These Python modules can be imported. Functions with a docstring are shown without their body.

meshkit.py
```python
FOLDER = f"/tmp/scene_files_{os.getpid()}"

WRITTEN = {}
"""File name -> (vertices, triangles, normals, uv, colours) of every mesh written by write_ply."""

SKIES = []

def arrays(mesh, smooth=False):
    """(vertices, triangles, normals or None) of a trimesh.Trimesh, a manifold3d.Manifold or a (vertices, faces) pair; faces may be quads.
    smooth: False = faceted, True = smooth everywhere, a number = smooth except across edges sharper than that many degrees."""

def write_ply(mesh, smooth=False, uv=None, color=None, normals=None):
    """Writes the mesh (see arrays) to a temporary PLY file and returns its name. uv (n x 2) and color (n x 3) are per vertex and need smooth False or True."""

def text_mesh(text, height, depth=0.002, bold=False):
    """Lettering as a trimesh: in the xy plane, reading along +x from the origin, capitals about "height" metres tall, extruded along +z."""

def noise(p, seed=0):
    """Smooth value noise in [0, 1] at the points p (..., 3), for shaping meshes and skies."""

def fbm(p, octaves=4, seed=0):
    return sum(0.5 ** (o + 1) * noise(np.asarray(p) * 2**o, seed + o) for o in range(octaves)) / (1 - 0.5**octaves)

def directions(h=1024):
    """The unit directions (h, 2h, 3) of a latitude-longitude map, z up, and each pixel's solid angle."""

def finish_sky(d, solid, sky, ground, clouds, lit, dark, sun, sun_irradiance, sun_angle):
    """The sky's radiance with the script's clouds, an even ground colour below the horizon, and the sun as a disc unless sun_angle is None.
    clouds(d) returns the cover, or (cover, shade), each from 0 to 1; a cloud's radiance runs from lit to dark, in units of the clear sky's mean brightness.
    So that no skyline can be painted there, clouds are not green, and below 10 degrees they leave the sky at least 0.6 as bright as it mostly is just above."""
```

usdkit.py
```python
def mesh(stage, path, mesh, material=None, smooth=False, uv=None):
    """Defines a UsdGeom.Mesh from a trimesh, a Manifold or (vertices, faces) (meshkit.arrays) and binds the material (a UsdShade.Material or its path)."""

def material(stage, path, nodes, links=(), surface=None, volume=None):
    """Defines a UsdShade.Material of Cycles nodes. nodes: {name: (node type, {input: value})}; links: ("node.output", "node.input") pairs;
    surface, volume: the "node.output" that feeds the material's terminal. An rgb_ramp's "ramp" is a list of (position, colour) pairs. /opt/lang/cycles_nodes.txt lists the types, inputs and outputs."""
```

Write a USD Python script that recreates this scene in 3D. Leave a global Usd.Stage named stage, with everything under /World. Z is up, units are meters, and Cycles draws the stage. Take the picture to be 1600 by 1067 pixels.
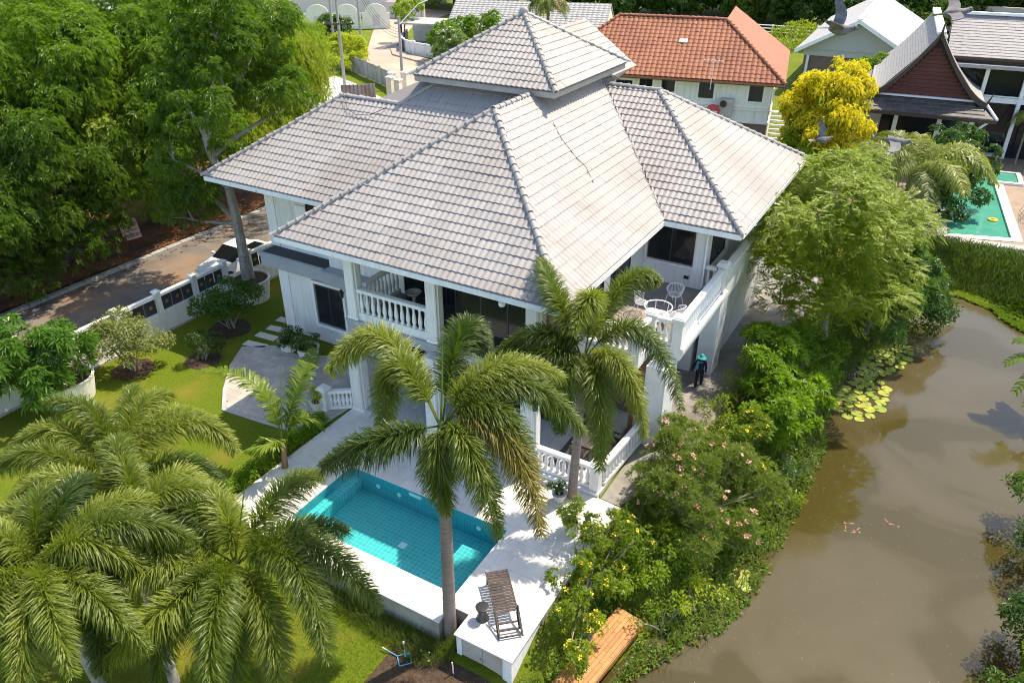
import math, random, numpy as np, trimesh, usdkit, meshkit
from pxr import Usd, UsdGeom, UsdLux, UsdShade, Gf, Sdf, Vt
from shapely.geometry import Polygon, box as sbox, Point, LineString
from shapely import affinity, contains_xy

stage = Usd.Stage.CreateInMemory()
UsdGeom.SetStageUpAxis(stage, UsdGeom.Tokens.z)
UsdGeom.SetStageMetersPerUnit(stage, 1.0)
UsdGeom.Xform.Define(stage, '/World'); UsdGeom.Scope.Define(stage, '/World/Looks')
stage.SetDefaultPrim(stage.GetPrimAtPath('/World'))

# ---------------------------------------------------------------- camera, sky, sun
CAM = np.array([8.751, -18.086, 17.302]); YAW, PITCH, FPX = -0.524, 0.524, 1210.0
cam = UsdGeom.Camera.Define(stage, '/World/camera')
fw = np.array([math.sin(YAW)*math.cos(PITCH), math.cos(YAW)*math.cos(PITCH), -math.sin(PITCH)])
rt = np.array([math.cos(YAW), -math.sin(YAW), 0.0]); up = np.cross(rt, fw)
cam.AddTransformOp().Set(Gf.Matrix4d(*rt, 0, *up, 0, *(-fw), 0, *CAM, 1))
cam.CreateHorizontalApertureAttr(36.0); cam.CreateVerticalApertureAttr(36.0*682/1024)
cam.CreateFocalLengthAttr(36.0*FPX/1600); cam.CreateClippingRangeAttr(Gf.Vec2f(0.1, 3000))
cam.CreateExposureAttr(0.90)
SUN_AZ, SUN_EL = math.radians(25), math.radians(59)
SUN = np.array([math.sin(SUN_AZ)*math.cos(SUN_EL), math.cos(SUN_AZ)*math.cos(SUN_EL), math.sin(SUN_EL)])
usdkit.material(stage, '/World/Looks/sky', {
    't': ('sky_texture', {'sky_type': 'single_scattering', 'sun_disc': False, 'sun_elevation': SUN_EL, 'sun_rotation': SUN_AZ, 'altitude': 100.0, 'aerosol_density': 1.6}),
    'b': ('background_shader', {'strength': 0.15})}, [('t.color', 'b.color')], surface='b.background')
dome = UsdLux.DomeLight.Define(stage, '/World/sky')
UsdShade.MaterialBindingAPI.Apply(dome.GetPrim()).Bind(UsdShade.Material.Get(stage, '/World/Looks/sky'))
dome.GetPrim().SetCustomDataByKey('kind', 'structure')
sun = UsdLux.DistantLight.Define(stage, '/World/sun')
sun.CreateIntensityAttr(1.0); sun.CreateAngleAttr(0.5); sun.CreateColorAttr(Gf.Vec3f(1.0, 0.89, 0.71))
sun.CreateNormalizeAttr(True)
zx = np.cross([0, 0, 1.0], SUN); zx /= np.linalg.norm(zx); zy = np.cross(SUN, zx)
sun.AddTransformOp().Set(Gf.Matrix4d(*zx, 0, *zy, 0, *SUN, 0, 0, 0, 60, 1))

# ---------------------------------------------------------------- helpers
rng = np.random.default_rng(7); random.seed(7)
taken = {}
def fresh(parent, name):
    k = (parent, name); n = taken.get(k, 0); taken[k] = n + 1
    return f'{parent}/{name}' if n == 0 else f'{parent}/{name}_{n:03d}'
def tag(prim, label=None, cat=None, group=None, kind=None):
    for k, v in (('label', label), ('category', cat), ('group', group), ('kind', kind)):
        if v: prim.SetCustomDataByKey(k, v)
    return prim
class T:
    """a thing: an Xform directly under /World whose children are its parts; meshes are given in world coordinates"""
    def __init__(s, name, label, cat, loc=(0, 0, 0), group=None, kind=None):
        s.path = fresh('/World', name); s.loc = np.array(loc, float)
        x = UsdGeom.Xform.Define(stage, s.path); x.AddTranslateOp().Set(Gf.Vec3d(*map(float, loc)))
        s.prim = tag(x.GetPrim(), label, cat, group, kind)
    def add(s, name, mesh, mat, smooth=False, parent=None, label=None, kind=None):
        v, f = mesh; path = fresh(parent or s.path, name)
        usdkit.mesh(stage, path, (np.asarray(v) - s.loc, f), MAT[mat], smooth)
        tag(stage.GetPrimAtPath(path), label, None, None, kind)
        return path
def one(name, mesh, mat, label=None, cat=None, group=None, kind=None, smooth=False):
    path = fresh('/World', name)
    usdkit.mesh(stage, path, mesh, MAT[mat], smooth)
    tag(stage.GetPrimAtPath(path), label, cat, group, kind); return path
def struct(name, mesh, mat, smooth=False): return one(name, mesh, mat, kind='structure', smooth=smooth)
def copy(src, name, label, cat, loc, rotz=0.0, scale=1.0, group=None, tilt=None):
    path = fresh('/World', name); x = UsdGeom.Xform.Define(stage, path)
    p = x.GetPrim(); p.GetReferences().AddInternalReference(src)
    x.ClearXformOpOrder()
    m = Gf.Matrix4d().SetScale(scale)
    if tilt: m = m*Gf.Matrix4d().SetRotate(Gf.Rotation(Gf.Vec3d(*tilt[:3]), tilt[3]))
    m = m*Gf.Matrix4d().SetRotate(Gf.Rotation(Gf.Vec3d(0, 0, 1), rotz))*Gf.Matrix4d().SetTranslate(Gf.Vec3d(*map(float, loc)))
    x.AddTransformOp(opSuffix='place').Set(m); p.SetInstanceable(True)
    return tag(p, label, cat, group)

def cat(*ms):
    ms = [m for m in ms if m is not None and len(m[0])]; V, F, n = [], [], 0
    for v, f in ms:
        V.append(np.asarray(v, float)); F.append(np.asarray(f, int) + n); n += len(v)
    return np.vstack(V), np.vstack(F)
BF = np.array([[0,2,1],[0,3,2],[4,5,6],[4,6,7],[0,1,5],[0,5,4],[1,2,6],[1,6,5],[2,3,7],[2,7,6],[3,0,4],[3,4,7]])
def bb(x0, x1, y0, y1, z0, z1):
    v = np.array([[x0,y0,z0],[x1,y0,z0],[x1,y1,z0],[x0,y1,z0],[x0,y0,z1],[x1,y0,z1],[x1,y1,z1],[x0,y1,z1]], float)
    return v, BF.copy()
def rot(m, ang, c=(0, 0)):
    v = np.array(m[0], float); a = math.radians(ang); x, y = v[:,0]-c[0], v[:,1]-c[1]
    v[:,0], v[:,1] = c[0]+x*math.cos(a)-y*math.sin(a), c[1]+x*math.sin(a)+y*math.cos(a); return v, m[1]
def mv(m, d): return np.asarray(m[0], float)+np.array(d, float), m[1]
def cbox(c, s, ang=0):
    m = bb(-s[0]/2, s[0]/2, -s[1]/2, s[1]/2, -s[2]/2, s[2]/2); return mv(rot(m, ang), c)
def chbox(x0, x1, y0, y1, z0, z1, r=.02):
    """a box with chamfered upper edges"""
    v = [[x0,y0,z0],[x1,y0,z0],[x1,y1,z0],[x0,y1,z0],[x0,y0,z1-r],[x1,y0,z1-r],[x1,y1,z1-r],[x0,y1,z1-r],[x0+r,y0+r,z1],[x1-r,y0+r,z1],[x1-r,y1-r,z1],[x0+r,y1-r,z1]]
    q = [(0,3,2,1),(8,9,10,11)]+[(a+o,(a+1)%4+o,(a+1)%4+o+4,a+o+4) for o in (0,4) for a in range(4)]
    return np.array(v, float), quads(q)
def quads(q):
    q = np.asarray(q, int); return np.vstack([q[:, [0,1,2]], q[:, [0,2,3]]])
def tube(pts, r, n=8, cap=True):
    pts = np.asarray(pts, float); k = len(pts); r = np.broadcast_to(np.asarray(r, float), (k,))
    t = np.gradient(pts, axis=0); t /= np.linalg.norm(t, axis=1, keepdims=True)+1e-12
    ref = np.array([0, 0, 1.0]) if abs(t[:,2]).mean() < .8 else np.array([1.0, 0, 0])
    a = np.cross(t, ref); a /= np.linalg.norm(a, axis=1, keepdims=True)+1e-12; b = np.cross(t, a)
    th = np.arange(n)/n*2*np.pi
    v = pts[:,None] + r[:,None,None]*(np.cos(th)[None,:,None]*a[:,None]+np.sin(th)[None,:,None]*b[:,None])
    v = v.reshape(-1, 3); i = np.arange(k-1)[:,None]*n; j = np.arange(n)[None]; j2 = (j+1) % n
    f = quads(np.stack([i+j, i+n+j, i+n+j2, i+j2], -1).reshape(-1, 4))
    if cap:
        c0 = len(v); v = np.vstack([v, pts[:1], pts[-1:]])
        f = np.vstack([f, [[c0, q, (q+1) % n] for q in range(n)], [[c0+1, (k-1)*n+(q+1) % n, (k-1)*n+q] for q in range(n)]])
    return v, f
def lathe(prof, c=(0, 0, 0), n=12):
    prof = np.asarray(prof, float); k = len(prof); th = np.arange(n)/n*2*np.pi
    v = np.stack([prof[:,0,None]*np.cos(th), prof[:,0,None]*np.sin(th), np.repeat(prof[:,1,None], n, 1)], -1).reshape(-1, 3)+np.array(c, float)
    i = np.arange(k-1)[:,None]*n; j = np.arange(n)[None]; j2 = (j+1) % n
    return v, quads(np.stack([i+j, i+j2, i+n+j2, i+n+j], -1).reshape(-1, 4))
def poly(pg, z0, z1):
    """extrudes a shapely polygon (or several)"""
    gs = getattr(pg, 'geoms', [pg]); out = []
    for g in gs:
        if g.area < 1e-5: continue
        m = trimesh.creation.extrude_polygon(g, z1-z0, engine='earcut'); out.append((np.array(m.vertices)+[0, 0, z0], np.array(m.faces)))
    return cat(*out)
def flat(pg, z):
    out = []
    for g in getattr(pg, 'geoms', [pg]):
        v, f = trimesh.creation.triangulate_polygon(g, engine='earcut'); v = np.column_stack([v, np.full(len(v), z)])
        n = np.cross(v[f[:,1]]-v[f[:,0]], v[f[:,2]]-v[f[:,0]])[:,2]; f = np.where(n[:,None] < 0, f[:, ::-1], f); out.append((v, f))
    return cat(*out)
def prism(pts, d):
    """a planar polygon of 3-D points (convex) given the thickness vector d"""
    p = np.asarray(pts, float); n = len(p); v = np.vstack([p, p+np.array(d, float)])
    f = [[0, i+1, i] for i in range(1, n-1)]+[[n, n+i, n+i+1] for i in range(1, n-1)]
    for i in range(n): j = (i+1) % n; f += [[i, j, n+j], [i, n+j, n+i]]
    return v, np.array(f)
def smooth01(a, b, x):
    t = np.clip((np.asarray(x, float)-a)/(b-a), 0, 1); return t*t*(3-2*t)
def bez(a, b, c, n):
    t = np.linspace(0, 1, n)[:,None]; return (1-t)**2*np.array(a, float)+2*t*(1-t)*np.array(b, float)+t*t*np.array(c, float)

# ---------------------------------------------------------------- materials
MAT = {}
def mat(name, c1, c2=None, scale=3.0, rough=.6, bump=0.0, bscale=None, island=0.0, spec=.5, metal=0.0, contrast=(.35, .65), detail=6.0, coat=0.0, c3=None, s3=.3, stretch=None, streak=None):
    c2 = c2 or c1
    n = {'g': ('geometry', {}), 'n': ('noise_texture', {'scale': scale, 'detail': detail, 'roughness': .6}),
         'r': ('rgb_ramp', {'ramp': [(0, c1), (contrast[0], c1), (contrast[1], c2), (1, c2)]}),
         'p': ('principled_bsdf', {'roughness': rough, 'metallic': metal, 'specular_ior_level': spec, 'coat_weight': coat})}
    L = [('n.fac', 'r.fac')]; pos = 'g.position'
    if stretch:
        n['mp'] = ('mapping', {'scale': stretch}); L.append(('g.position', 'mp.vector')); pos = 'mp.vector'
    L.append((pos, 'n.vector')); col = 'r.color'
    if c3:
        n['n3'] = ('noise_texture', {'scale': s3, 'detail': 3.0}); n['m3'] = ('map_range', {'from_min': .45, 'from_max': .68})
        n['x3'] = ('mix_color', {'b': c3}); L += [('g.position', 'n3.vector'), ('n3.fac', 'm3.value'), (col, 'x3.a'), ('m3.result', 'x3.fac')]; col = 'x3.result'
    if streak:
        n['ms'] = ('mapping', {'scale': (5.0, 5.0, .45)}); n['ns'] = ('noise_texture', {'scale': 1.0, 'detail': 6.0, 'roughness': .65}); n['xs'] = ('map_range', {'from_min': .52, 'from_max': .80, 'to_max': .75, 'clamp': True}); n['xm'] = ('mix_color', {'b': streak})
        L += [('g.position', 'ms.vector'), ('ms.vector', 'ns.vector'), ('ns.fac', 'xs.value'), (col, 'xm.a'), ('xs.result', 'xm.fac')]; col = 'xm.result'
    if island:
        n['o'] = ('object_info', {}); n['ad'] = ('math', {'math_type': 'add'}); n['fr'] = ('math', {'math_type': 'fraction'})
        n['mr'] = ('map_range', {'to_min': 1-island, 'to_max': 1+island}); n['h'] = ('hsv', {})
        L += [('g.random_per_island', 'ad.value1'), ('o.random', 'ad.value2'), ('ad.value', 'fr.value1'), ('fr.value', 'mr.value'), ('mr.result', 'h.value'), (col, 'h.color')]; col = 'h.color'
    L.append((col, 'p.base_color'))
    if bump:
        n['bn'] = ('noise_texture', {'scale': bscale or scale*4, 'detail': 5.0}); n['b'] = ('bump', {'strength': bump, 'distance': .02})
        L += [(pos, 'bn.vector'), ('bn.fac', 'b.height'), ('b.normal', 'p.normal')]
    MAT[name] = usdkit.material(stage, '/World/Looks/'+name, n, L, surface='p.BSDF')
def leafmat(name, ca, cb, cc=None, rough=.42, trans=.35, tint=(1.5, 1.6, .5)):
    cc = cc or cb
    tr = lambda c: tuple(min(1, a*b) for a, b in zip(c, tint))
    ramp = [(0, ca), (.55, cb), (1, cc)]
    n = {'g': ('geometry', {}), 'o': ('object_info', {}), 'ad': ('math', {'math_type': 'add'}), 'fr': ('math', {'math_type': 'fraction'}),
         'r': ('rgb_ramp', {'ramp': ramp}), 'rt': ('rgb_ramp', {'ramp': [(p_, tr(c)) for p_, c in ramp]}),
         'p': ('principled_bsdf', {'roughness': rough, 'specular_ior_level': .45}), 't': ('translucent_bsdf', {}), 'm': ('mix_closure', {'fac': trans})}
    MAT[name] = usdkit.material(stage, '/World/Looks/'+name, n, [('g.random_per_island', 'ad.value1'), ('o.random', 'ad.value2'), ('ad.value', 'fr.value1'), ('fr.value', 'r.fac'), ('fr.value', 'rt.fac'),
        ('r.color', 'p.base_color'), ('rt.color', 't.color'), ('p.BSDF', 'm.closure1'), ('t.BSDF', 'm.closure2')], surface='m.closure')
mat('roof_tile', (.335,.310,.290), (.375,.348,.328), 1.3, .62, .12, 30, island=.085, c3=(.295,.265,.242), s3=.33)
mat('roof_tile_cap', (.30,.278,.26), (.36,.335,.315), 2, .6, .2, 25, island=.05)
mat('roof_deck', (.26,.24,.225), None, 3, .9)
mat('white_wall', (.75,.73,.70), (.80,.78,.75), .8, .75, .06, 60, c3=(.66,.64,.605), s3=.8, streak=(.47,.45,.41))
mat('white_trim', (.77,.755,.73), (.82,.805,.785), 2, .6, .04, 40, streak=(.55,.53,.49))
mat('white_metal', (.80,.80,.80), None, 2, .35)
mat('grey_trim', (.33,.345,.37), (.37,.385,.41), 1.2, .65, .05, 40)
mat('gravel_roof', (.035,.035,.04), (.09,.09,.095), 60, .9, .5, 80)
mat('dark_frame', (.02,.02,.022), None, 3, .4)
mat('dark_wood', (.045,.028,.02), (.07,.045,.032), 8, .5, .15, 40, stretch=(1, 6, 6))
mat('brown_wood', (.16,.075,.04), (.22,.11,.06), 6, .5, .15, 40)
mat('gutter_gap', (.24,.21,.19), (.30,.27,.25), 8, .8)
mat('deck_stone', (.66,.63,.58), (.76,.73,.68), 1.7, .7, .08, 40, island=.04, c3=(.60,.565,.51), s3=.6)
mat('deck_base', (.50,.48,.44), (.60,.58,.54), 2, .85, .1, 20)
mat('stained_concrete', (.20,.185,.16), (.36,.34,.30), 1.4, .85, .25, 14, contrast=(.3, .7))
mat('concrete', (.36,.34,.31), (.45,.43,.40), 2, .85, .15, 25)
mat('cabinet', (.42,.40,.37), (.46,.44,.41), 1, .7, c3=(.36,.26,.19), s3=.8)
mat('terrazzo', (.50,.50,.50), (.30,.31,.32), 14, .35, contrast=(.55, .66))
mat('dark_stone', (.05,.05,.055), (.07,.07,.075), 5, .4)
mat('terrace_floor', (.20,.19,.185), (.26,.25,.24), 3, .7, c3=(.32,.24,.19), s3=.7)
mat('paver', (.40,.36,.31), (.52,.48,.42), 3, .8, .25, 20, island=.10, c3=(.34,.30,.26), s3=.5)
mat('step_stone', (.62,.57,.46), (.70,.65,.55), 4, .8, .2, 20)
mat('soil', (.045,.026,.017), (.085,.05,.03), 6, .95, .6, 20)
mat('litter', (.36,.13,.035), (.19,.08,.032), 9, .9, .7, 22, c3=(.07,.035,.02), s3=.8, island=.5)
mat('asphalt', (.105,.092,.08), (.17,.15,.13), .9, .9, .2, 30, c3=(.24,.145,.08), s3=.28)
mat('road_light', (.40,.31,.23), (.50,.40,.31), .35, .9, .1, 20, c3=(.36,.285,.22), s3=.12)
mat('tan_paving', (.25,.175,.12), (.31,.225,.16), 1.2, .75, .1, 20, c3=(.20,.15,.11), s3=.4)
mat('path_concrete', (.20,.185,.165), (.30,.28,.25), 1.1, .85, .2, 18, c3=(.15,.13,.11), s3=.5)
mat('kerb', (.28,.26,.235), (.38,.36,.32), 3, .85, .2, 20)
mat('pot_clay', (.62,.55,.43), (.70,.63,.52), 4, .6)
mat('planter_white', (.72,.69,.64), (.80,.78,.73), 1.5, .75, .08, 20, streak=(.40,.36,.30))
mat('trunk_palm', (.17,.125,.105), (.26,.20,.17), 3, .85, .5, 14, stretch=(1, 1, 7))
mat('trunk_grey', (.19,.165,.135), (.33,.30,.26), 4, .85, .5, 16)
mat('trunk_brown', (.095,.07,.05), (.17,.13,.095), 5, .9, .6, 16)
mat('shaft_green', (.10,.15,.04), (.16,.20,.06), 3, .5)
mat('shaft_brown', (.20,.10,.05), (.13,.10,.04), 6, .6)
mat('orange_tile', (.27,.085,.034), (.34,.12,.052), 2.5, .7, .1, 30, island=.14, c3=(.22,.062,.026), s3=.4)
mat('orange_tile_plain', (.29,.105,.052), (.34,.13,.066), 2.5, .75, island=.08)
mat('brown_fascia', (.07,.04,.03), None, 3, .6)
mat('slate', (.22,.205,.205), (.30,.285,.285), 5, .6, .1, 20, island=.16)
mat('shingle', (.27,.255,.24), (.35,.335,.315), 5, .7, .1, 20, island=.14)
mat('dark_shingle', (.07,.062,.058), (.11,.098,.092), 6, .6, .1, 20, island=.25)
mat('carved_wood', (.042,.024,.018), (.06,.036,.026), 6, .55)
mat('red_wood', (.085,.02,.015), (.13,.032,.022), 4, .6, island=.15)
mat('grey_roof', (.33,.32,.305), (.41,.40,.385), 2, .7, island=.08)
mat('cream_wall', (.70,.64,.50), (.76,.70,.57), 1, .8)
mat('pink_wall', (.60,.50,.45), None, 1, .8)
mat('brown_wall', (.16,.115,.095), (.20,.145,.12), 2, .8)
mat('grey_wall', (.45,.46,.46), None, 1, .8)
mat('steel', (.35,.36,.37), None, 1, .35, metal=1.0)
mat('pole_concrete', (.30,.28,.26), (.37,.35,.32), 3, .85)
mat('black_cable', (.02,.02,.02), None, 3, .6)
mat('lounger_wood', (.028,.021,.019), (.085,.058,.048), 7, .55, .2, 40, island=.25)
mat('black_metal', (.03,.03,.032), None, 3, .35)
mat('blue_paint', (.10,.42,.62), (.16,.52,.72), 6, .45)
mat('plank', (.36,.155,.042), (.46,.21,.065), 3, .6, .15, 30, island=.18, stretch=(3, 3, 3))
mat('pool_skimmer', (.62,.74,.72), None, 3, .4)
mat('car_paint', (.72,.74,.76), None, 3, .25, coat=.8)
mat('car_glass', (.012,.014,.015), None, 3, .06, spec=.22)
mat('rubber', (.02,.02,.02), None, 3, .8)
mat('skin', (.30,.17,.11), None, 3, .6)
mat('hat_teal', (.03,.30,.30), (.04,.36,.36), 8, .8)
mat('cloth_teal', (.05,.22,.25), (.06,.27,.30), 8, .85)
mat('cloth_black', (.012,.012,.016), None, 8, .9)
mat('feather_grey', (.075,.072,.082), (.14,.135,.15), 14, .7)
mat('feather_dark', (.05,.048,.055), (.09,.088,.10), 14, .6)
mat('feather_pale', (.20,.19,.19), (.30,.29,.28), 14, .7)
mat('red_dish', (.45,.05,.05), (.50,.07,.06), 3, .5)
mat('label_white', (.75,.70,.70), None, 3, .5)
mat('sign_board', (.50,.40,.36), (.56,.46,.41), 3, .6)
mat('sign_red', (.22,.03,.03), None, 3, .6)
mat('gold', (.50,.26,.06), None, 3, .4, metal=.6)
mat('grille', (.055,.06,.07), (.075,.08,.09), 6, .5)
mat('tan_top', (.52,.36,.25), (.58,.41,.30), 2, .5)
mat('petal_yellow', (.80,.56,.02), (.85,.62,.03), 20, .6, island=.15)
mat('petal_pink', (.75,.28,.25), (.80,.36,.33), 20, .6, island=.2)
mat('petal_white', (.80,.78,.62), None, 20, .6, island=.1)
mat('fish', (.30,.11,.05), None, 6, .4)
mat('scum', (.30,.26,.19), (.38,.33,.25), 8, .8, island=.3)
mat('black_bag', (.02,.02,.022), None, 3, .3)
leafmat('leaf_tree', (.068,.130,.006), (.135,.225,.010), (.235,.32,.018), trans=.5)
leafmat('leaf_weep', (.10,.165,.008), (.165,.235,.012), (.25,.29,.02), trans=.42)
leafmat('leaf_mango', (.040,.105,.010), (.075,.165,.015), (.14,.25,.03), rough=.35)
leafmat('leaf_palm', (.050,.085,.009), (.115,.158,.014), (.24,.265,.034), rough=.42, trans=.4)
leafmat('leaf_palm_light', (.11,.15,.014), (.17,.21,.022), (.26,.29,.045), rough=.45, trans=.4)
leafmat('leaf_palm_yellow', (.14,.15,.02), (.21,.19,.03), (.26,.17,.04), rough=.45, trans=.35)
leafmat('leaf_young', (.11,.17,.015), (.17,.24,.02), (.22,.29,.035), trans=.45)
leafmat('leaf_feather', (.10,.155,.006), (.175,.24,.010), (.265,.32,.016), trans=.45)
leafmat('leaf_gloss', (.055,.11,.022), (.10,.17,.035), (.19,.26,.08), rough=.28)
leafmat('leaf_bright', (.10,.185,.008), (.175,.275,.012), (.27,.36,.025), trans=.5)
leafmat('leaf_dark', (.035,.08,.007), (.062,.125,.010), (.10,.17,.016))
leafmat('leaf_oleander', (.10,.15,.022), (.17,.22,.036), (.27,.315,.07), trans=.48)
leafmat('leaf_elder', (.14,.205,.010), (.25,.315,.015), (.38,.41,.03), trans=.5)
leafmat('leaf_variegated', (.17,.20,.05), (.30,.31,.11), (.45,.44,.22))
leafmat('leaf_red', (.10,.022,.018), (.15,.035,.025), (.20,.06,.03))
leafmat('leaf_creeper', (.075,.14,.009), (.15,.225,.015), (.27,.33,.05), trans=.42)
leafmat('leaf_reed', (.055,.10,.012), (.10,.15,.02), (.15,.18,.035))
leafmat('leaf_dry', (.16,.11,.05), (.22,.16,.08), (.28,.22,.12))
leafmat('leaf_cassia', (.66,.56,.015), (.82,.72,.02), (.86,.80,.05), trans=.5, tint=(1.1, 1.15, .6))
leafmat('leaf_lily', (.20,.27,.03), (.28,.33,.04), (.38,.38,.05), rough=.35, trans=.05)
leafmat('leaf_hedge_yellow', (.22,.27,.01), (.34,.37,.015), (.42,.42,.02))
# lawn: mown grass, mottled
MAT['lawn'] = usdkit.material(stage, '/World/Looks/lawn', {
    'g': ('geometry', {}), 'n': ('noise_texture', {'scale': 14.0, 'detail': 8.0, 'roughness': .7}), 'n2': ('noise_texture', {'scale': .55, 'detail': 4.0}),
    'r': ('rgb_ramp', {'ramp': [(0, (.06,.105,.005)), (.42, (.10,.155,.007)), (.6, (.17,.215,.011)), (1, (.24,.265,.02))]}),
    'm2': ('map_range', {'from_min': .5, 'from_max': .75}), 'x': ('mix_color', {'b': (.24,.20,.03)}),
    'bn': ('noise_texture', {'scale': 70.0, 'detail': 3.0}), 'b': ('bump', {'strength': .9, 'distance': .05}),
    'p': ('principled_bsdf', {'roughness': .85, 'specular_ior_level': .15})},
    [('g.position', 'n.vector'), ('g.position', 'n2.vector'), ('g.position', 'bn.vector'), ('n.fac', 'r.fac'), ('n2.fac', 'm2.value'), ('m2.result', 'x.fac'), ('r.color', 'x.a'), ('x.result', 'p.base_color'), ('bn.fac', 'b.height'), ('b.normal', 'p.normal')], surface='p.BSDF')
# muddy pond water with drifting film
MAT['pond'] = usdkit.material(stage, '/World/Looks/pond', {
    'g': ('geometry', {}), 'n': ('noise_texture', {'scale': .16, 'detail': 3.0, 'roughness': .45, 'distortion': 1.2}),
    'r': ('rgb_ramp', {'ramp': [(0, (.048,.038,.009)), (.46, (.056,.044,.012)), (.50, (.072,.058,.024)), (.62, (.082,.066,.031)), (1, (.062,.050,.017))]}),
    'rr': ('rgb_ramp', {'ramp': [(0, (.03,)*3), (.47, (.035,)*3), (.52, (.10,)*3), (1, (.06,)*3)]}),
    'bn': ('noise_texture', {'scale': 1.6, 'detail': 3.0}), 'b': ('bump', {'strength': .02, 'distance': .05}),
    'p': ('principled_bsdf', {'ior': 1.33, 'specular_ior_level': .7})},
    [('g.position', 'n.vector'), ('g.position', 'bn.vector'), ('n.fac', 'r.fac'), ('n.fac', 'rr.fac'), ('r.color', 'p.base_color'), ('rr.color', 'p.roughness'), ('bn.fac', 'b.height'), ('b.normal', 'p.normal')], surface='p.BSDF')
def watermat(name, tint, bump):
    MAT[name] = usdkit.material(stage, '/World/Looks/'+name, {
        'g': ('geometry', {}), 'bn': ('noise_texture', {'scale': 3.0, 'detail': 3.0}), 'b': ('bump', {'strength': bump, 'distance': .05}),
        't': ('transparent_bsdf', {'color': tint}), 'y': ('glossy_bsdf', {'color': (.7, .7, .7), 'roughness': .02}), 'f': ('fresnel', {'IOR': 1.33}), 'iv': ('math', {'math_type': 'subtract', 'value1': 1.0}), 'mu': ('math', {'math_type': 'multiply'}), 'm': ('mix_closure', {})},
        [('g.position', 'bn.vector'), ('bn.fac', 'b.height'), ('b.normal', 'y.normal'), ('b.normal', 'f.normal'), ('g.backfacing', 'iv.value2'), ('f.fac', 'mu.value1'), ('iv.value', 'mu.value2'), ('mu.value', 'm.fac'), ('t.BSDF', 'm.closure1'), ('y.BSDF', 'm.closure2')], surface='m.closure')
watermat('pool_water', (.80, .98, .97), .012)
mat('green_pool_water', (.06,.28,.20), (.09,.33,.24), .6, .08)
def gridmat(name, c1, c2, mortar, sx, sy, ms, plane='xy'):
    n = {'g': ('geometry', {}), 's': ('separate_xyz', {}), 'c': ('combine_xyz', {}), 'k': ('brick_texture', {'offset': 0.0, 'scale': 1.0, 'brick_width': sx, 'row_height': sy, 'mortar_size': ms, 'color1': c1, 'color2': c2, 'mortar': mortar, 'mortar_smooth': .3}),
         'b': ('bump', {'strength': .3, 'distance': .01, 'invert': True}), 'n': ('noise_texture', {'scale': 7.0}), 'p': ('principled_bsdf', {'roughness': .3})}
    a, b = plane
    MAT[name] = usdkit.material(stage, '/World/Looks/'+name, n, [('g.position', 's.vector'), (f's.{a}', 'c.x'), (f's.{b}', 'c.y'), ('c.vector', 'k.vector'), ('k.color', 'p.base_color'), ('k.fac', 'b.height'), ('b.normal', 'p.normal')], surface='p.BSDF')
TEAL1, TEAL2, TEALM = (.045,.37,.39), (.06,.43,.45), (.20,.60,.60)
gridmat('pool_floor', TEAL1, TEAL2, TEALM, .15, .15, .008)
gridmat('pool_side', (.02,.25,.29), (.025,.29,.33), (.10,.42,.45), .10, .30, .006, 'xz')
gridmat('pool_side_y', (.02,.25,.29), (.025,.29,.33), (.10,.42,.45), .10, .30, .006, 'yz')

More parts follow.
